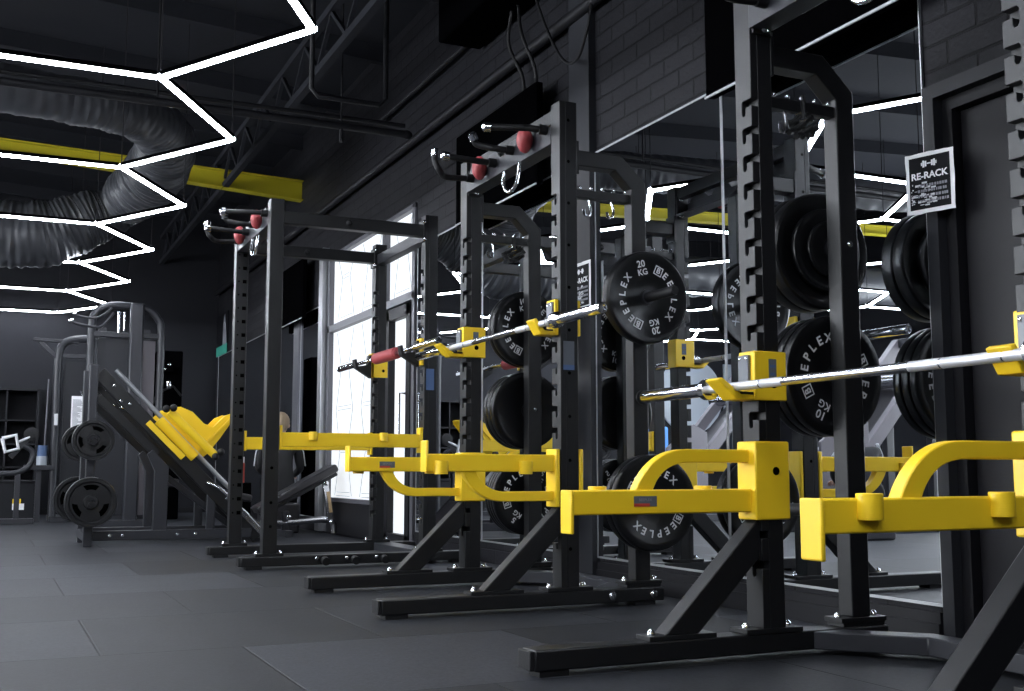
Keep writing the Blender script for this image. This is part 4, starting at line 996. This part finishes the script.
for p in ((2.96, 10.66, 0.50), (3.02, 10.66, 0.13), (2.60, 10.66, 0.18)): bolt(bz, p, (0, -1, 0), 0.025, 0.015)
build('pivot_bolts', bz, 'chrome', t)

# ------------------------------------------------------------------ PEOPLE
def skinmesh(name, verts, edges, m, parent, sub=2):
    me = bpy.data.meshes.new(name); o0 = wloc(parent)
    me.from_pydata([tuple(V(v[0])-o0) for v in verts], edges, []); o = bpy.data.objects.new(name, me); COL.objects.link(o); o.parent = parent
    sk = o.modifiers.new('skin', 'SKIN'); sk.use_smooth_shade = True
    for i, v in enumerate(verts):
        r = v[1] if isinstance(v[1], tuple) else (v[1], v[1]); me.skin_vertices[0].data[i].radius = r; me.skin_vertices[0].data[i].use_root = (i == 0)
    sb = o.modifiers.new('subsurf', 'SUBSURF'); sb.levels = sub; sb.render_levels = sub
    me.materials.append(M[m]); return o
def person(base, face, label, hair, lean=0.25, longhair=True, HIP=0.46):
    """seated person; face = heading angle (radians) of the chest direction"""
    t = thing('person', label, 'person', base); bx, by, bz_ = base
    f = V((cos(face), sin(face), 0)); l = V((-sin(face), cos(face), 0)); up = V((0, 0, 1)); P0 = V(base)
    def W(fx, lx, z): return P0 + f*fx + l*lx + up*z
    L_ = lean
    hip = HIP; ch = W(L_*0.45, 0, hip+0.36); nk = W(L_*0.75, 0, hip+0.52); hd = W(L_*0.95, 0, hip+0.565)
    vs = [(W(0, 0, hip), (0.15, 0.11)), (W(L_*0.2, 0, hip+0.17), (0.125, 0.095)), (ch, (0.15, 0.10)), (nk, (0.055, 0.055)), (hd, (0.05, 0.05))]
    es = [(0, 1), (1, 2), (2, 3), (3, 4)]
    for s in (-1, 1):
        i = len(vs)
        vs += [(W(L_*0.55, s*0.17, hip+0.45), 0.058), (W(L_*0.8+0.05, s*0.21, hip+0.22), 0.042), (W(0.38, s*0.14, hip+0.16), 0.033), (W(0.44, s*0.13, hip+0.155), 0.026)]
        es += [(2, i), (i, i+1), (i+1, i+2), (i+2, i+3)]
        j = len(vs)
        vs += [(W(0.05, s*0.10, hip), 0.09), (W(0.42, s*0.13, hip+0.02), 0.062), (W(0.44, s*0.13, 0.25), 0.052), (W(0.42, s*0.13, 0.08), 0.036)]
        es += [(0, j), (j, j+1), (j+1, j+2), (j+2, j+3)]
    build_body = skinmesh('body', vs, es, 'cloth', t)
    head = MB().ell(hd+up*0.10+f*0.015, (0.082, 0.082, 0.115), 18, 14)
    for i, v in enumerate(head.v):
        d = v-(hd+up*0.11); 
        if d.z < -0.02: head.v[i] = v - l*(d.dot(l))*min(0.35, -d.z*3)
    head.ell(hd+up*0.095+f*0.10, (0.014, 0.014, 0.020), 8, 6); head.ell(hd+up*0.10+l*0.082, (0.012, 0.012, 0.028), 8, 6); head.ell(hd+up*0.10-l*0.082, (0.012, 0.012, 0.028), 8, 6)
    head.tube([nk, hd+up*0.05], 0.052, 12)
    ho = build('head', head, 'skin', t)
    fe = MB()
    for s in (-1, 1): fe.ell(hd+up*0.12+f*0.086+l*s*0.03, (0.010, 0.010, 0.007), 8, 6)
    build('eyes', fe, 'ink', ho); build('mouth', MB().ell(hd+up*0.055+f*0.082, (0.012, 0.02, 0.006), 8, 6), 'redp', ho)
    hr = MB().ell(hd+up*0.135-f*0.012, (0.094, 0.094, 0.105), 18, 12)
    hr.v = [v - f*max(0, (v-(hd+up*0.135)).dot(f)-0.055)*0.9 if (v.z < hd.z+0.17) else v for v in hr.v]
    if longhair: hr.tube([hd+up*0.16-f*0.08, hd+up*0.08-f*0.12, hd-up*0.05-f*0.12, hd-up*0.18-f*0.11], [0.035, 0.045, 0.038, 0.012], 10)
    build('hair', hr, hair, t)
    for s in (-1, 1):
        pw = W(0.44, s*0.13, hip+0.155)
        pv = [(pw, (0.030, 0.016)), (pw+f*0.05, (0.034, 0.015)), (pw+f*0.085, (0.030, 0.013))]; pe = [(0, 1), (1, 2)]
        for k, (off, ln) in enumerate(((-0.027, 0.062), (-0.009, 0.072), (0.009, 0.068), (0.027, 0.052))):
            i = len(pv); a = pw+f*0.088+l*off
            pv += [(a, 0.0085), (a+f*ln*0.5-up*0.012, 0.008), (a+f*ln*0.8-up*0.04, 0.007)]; pe += [(2, i), (i, i+1), (i+1, i+2)]
        i = len(pv); a = pw+f*0.03-l*s*0.03
        pv += [(a, 0.010), (a+f*0.035-l*s*0.022-up*0.01, 0.0095), (a+f*0.065-l*s*0.022-up*0.02, 0.008)]; pe += [(0, i), (i, i+1), (i+1, i+2)]
        skinmesh('hand', pv, pe, 'skin', t, 1)
        sh_ = MB().ell(W(0.47, s*0.13, 0.045), (0.075, 0.075, 0.045), 14, 8)
        sh_.v = [W(0.47, s*0.13, 0.045) + f*((v-W(0.47, s*0.13, 0.045)).dot(f)*1.8) + l*((v-W(0.47, s*0.13, 0.045)).dot(l)*0.62) + up*(v.z-0.045) for v in sh_.v]
        build('shoe', sh_, 'white', t)
        stp = MB()
        for k in range(3):
            a = W(L_*0.55-0.03+0.025*k, s*0.17, hip+0.508); b_ = W(L_*0.8+0.02+0.025*k, s*0.258, hip+0.25)
            stp.tube([a, a*0.5+b_*0.5+l*s*0.022+up*0.02, b_], 0.006, 6)
        build('sleeve_stripes', stp, 'white', t, label='white stripes on black sleeve')
    return t
person((2.66, 11.35, 0.0), radians(75), 'person with blonde hair in black clothes sitting with back to us beyond the far rack', 'hair', 0.16, True, 0.42)
tag(build('stool', MB().box((2.48, 11.18, 0.0), (2.84, 11.50, 0.30)), 'vinyl', bev=0.02), 'low black padded box seat under the sitting person', 'stool')
person((-1.1, 8.0, 0.0), radians(110), 'person in black top with white sleeve stripes seen in the mirror, sitting', 'hairb', 0.30, False, 0.36)
tag(build('stool', MB().box((-1.28, 7.85, 0.0), (-0.92, 8.22, 0.25)), 'vinyl', bev=0.02), 'low black box seat seen only in the mirror', 'stool')
t = thing('water_bottle', 'small pink bottle with white cap on the floor left of the sitting person', 'bottle', (2.32, 11.55, 0.0))
tag(build('side_table', MB().box((2.24, 11.42, 0.0), (2.40, 11.66, 0.50)), 'tvb', bev=0.01), 'small black side table carrying the pink bottle', 'table')
t.location = (2.32, 11.55, 0.50); t['label'] = 'small pink bottle with white cap on the little black table'
build('bottle_body', MB().cyl((2.32, 11.55, 0.50), (2.32, 11.55, 0.70), 0.035), 'redp', t); build('cap', MB().cyl((2.32, 11.55, 0.70), (2.32, 11.55, 0.76), 0.030), 'paper', t)

# ------------------------------------------------------------------ LEFT SIDE OF THE HALL (seen in the mirrors)
def plate_machine(bx, by, label, wheel=True):
    t = thing('hack_squat', label, 'exercise machine', (bx, by, 0))
    for dy in (-0.32, 0.32):
        build('sloping_rail', MB().bar((bx-0.9, by+dy, 2.0), (bx+0.6, by+dy, 0.35), 0.09, 0.13), 'shroudl', t, 0.006)
        build('upright_post', MB().box((bx-0.75, by+dy-0.04, 0), (bx-0.65, by+dy+0.04, 1.8)), G, t, 0.006)
        build('base_rail', MB().box((bx-1.0, by+dy-0.04, 0), (bx+1.0, by+dy+0.04, 0.08)), G, t, 0.006)
    build('cross_bar', MB().box((bx-0.98, by-0.36, 1.95), (bx-0.86, by+0.36, 2.05)), G, t, 0.006)
    build('shoulder_roller', MB().cyl((bx-0.45, by-0.42, 1.55), (bx-0.45, by+0.42, 1.55), 0.07, 20), 'steel', t)
    build('top_roller', MB().cyl((bx-0.9, by-0.5, 2.14), (bx-0.9, by-0.30, 2.14), 0.10, 20), 'rubberm', t)
    build('yellow_hub', MB().cyl((bx-0.9, by-0.515, 2.14), (bx-0.9, by-0.50, 2.14), 0.045, 16), 'yellow', t)
    build('back_pad', MB().bar((bx-0.6, by, 1.5), (bx+0.2, by, 0.65), 0.45, 0.09), 'vinyl', t, 0.02)
    build('side_panel', MB().prism([(bx+0.2, 0.1), (bx+0.8, 0.1), (bx+0.8, 0.9), (bx+0.4, 1.2), (bx+0.2, 1.1)], 'y', by-0.38, by-0.34), 'shroudl', t, 0.005)
plate_machine(-1.9, 9.0, 'grey hack squat machine with yellow-hubbed roller, seen in the mirror behind the nearest rack')
plate_machine(-2.2, 12.2, 'second grey plate machine farther back, seen in the mirror')
t = thing('wall_sign', 'large pale round sign on the back wall, seen in the mirror', 'sign', (-5.55, YB-0.03, 1.3))
build('disc', MB().cyl((-5.55, YB-0.05, 1.98), (-5.55, YB-0.01, 1.98), 0.70, 48), 'disc', t)
build('side_panel', MB().box((-6.55, YB-0.04, 1.3), (-6.3, YB-0.01, 2.6)), 'disc', t)
t = thing('chest_press', 'dark exercise machine with yellow curved arm and blue towel, seen in the mirror', 'exercise machine', (-2.6, 14.0, 0))
build('frame', MB().box((-2.7, 13.95, 0), (-2.6, 14.05, 1.9)).box((-3.1, 13.9, 0), (-2.1, 14.1, 0.08)).bar((-2.65, 14, 1.5), (-2.2, 14, 0.5), 0.08, 0.08), G, t, 0.006)
build('curved_arm', MB().tube(cr([(-2.65, 13.9, 1.5), (-2.4, 13.85, 1.62), (-2.15, 13.85, 1.55), (-2.05, 13.85, 1.35)], 6), 0.06, 12), 'yellow', t)
build('seat', MB().box((-2.5, 13.8, 0.45), (-2.05, 14.2, 0.54)), 'vinyl', t, 0.02)
tag(build('towel', MB().box((-2.64, 13.70, 0.85), (-2.30, 13.82, 1.25)).box((-2.52, 13.68, 0.72), (-2.36, 13.80, 0.90)), 'bluecloth', bev=0.03), 'blue towel hung in front of the yellow-armed machine, seen in the mirror', 'towel')
for k, (x, y) in enumerate(((-5.2, 6.5), (-5.2, 9.5), (-5.2, 3.5))):
    t = thing('cardio_machine', ['grey treadmill in the middle of the left row, seen in the mirror', 'grey treadmill at the far end of the left row, seen in the mirror', 'grey treadmill at the near end of the left row, seen in the mirror'][k], 'treadmill', (x, y, 0))
    build('deck', MB().box((x-0.9, y-0.4, 0.06), (x+0.9, y+0.4, 0.2)).box((x-0.8, y-0.35, 0), (x-0.7, y+0.35, 0.06)).box((x+0.7, y-0.35, 0), (x+0.8, y+0.35, 0.06)), 'shroud', t, 0.01)
    build('belt', MB().box((x-0.85, y-0.25, 0.2), (x+0.6, y+0.25, 0.206)), 'rubberm', t)
    for s in (-1, 1): build('upright_post', MB().bar((x+0.7, y+s*0.36, 0.15), (x+0.5, y+s*0.36, 1.35), 0.07, 0.07), G, t, 0.006)
    for s in (-1, 1): build('handrail', MB().cyl((x+0.5, y+s*0.36, 1.1), (x-0.1, y+s*0.36, 0.95), 0.025), G, t)
    build('console', MB().bar((x+0.5, y-0.4, 1.4), (x+0.5, y+0.4, 1.4), 0.05, 0.35, (-0.4, 0, 1)), 'shroud', t, 0.01)
    build('console_screen', MB().bar((x+0.468, y-0.2, 1.41), (x+0.468, y+0.2, 1.41), 0.008, 0.22, (-0.4, 0, 1)), 'tvm', t)

FLOOR_STANDING = ('floor', 'wall', 'ceiling', 'baseboard', 'leg_press', 'cable_machine', 'lat_machine', 'cubby', 'storage', 'row_machine', 'weight_drum',
                  'instruction', 'incline', 'person', 'stool', 'side_table', 'water', 'hack', 'chest', 'towel', 'cardio', 'trim', 'door')
FLOOR_STANDING = tuple(n for n in FLOOR_STANDING if n != 'wall') + ('wall_right', 'wall_back', 'wall_left', 'wall_front')
for o in list(scene.objects):      # racks stand on 18 mm rubber pads
    if o.parent is None and not o.name.startswith(FLOOR_STANDING): o.location.z += 0.018

# ------------------------------------------------------------------ LIGHT AND VIEW
wd = bpy.data.worlds.new('world'); scene.world = wd; wd.use_nodes = True
wd.node_tree.nodes['Background'].inputs['Color'].default_value = (0.5, 0.6, 0.8, 1); wd.node_tree.nodes['Background'].inputs['Strength'].default_value = 0.05
vs_ = scene.view_settings; vs_.view_transform = 'Standard'; vs_.look = 'None'; vs_.exposure = 0.0; vs_.gamma = 1.0; vs_.use_curve_mapping = False
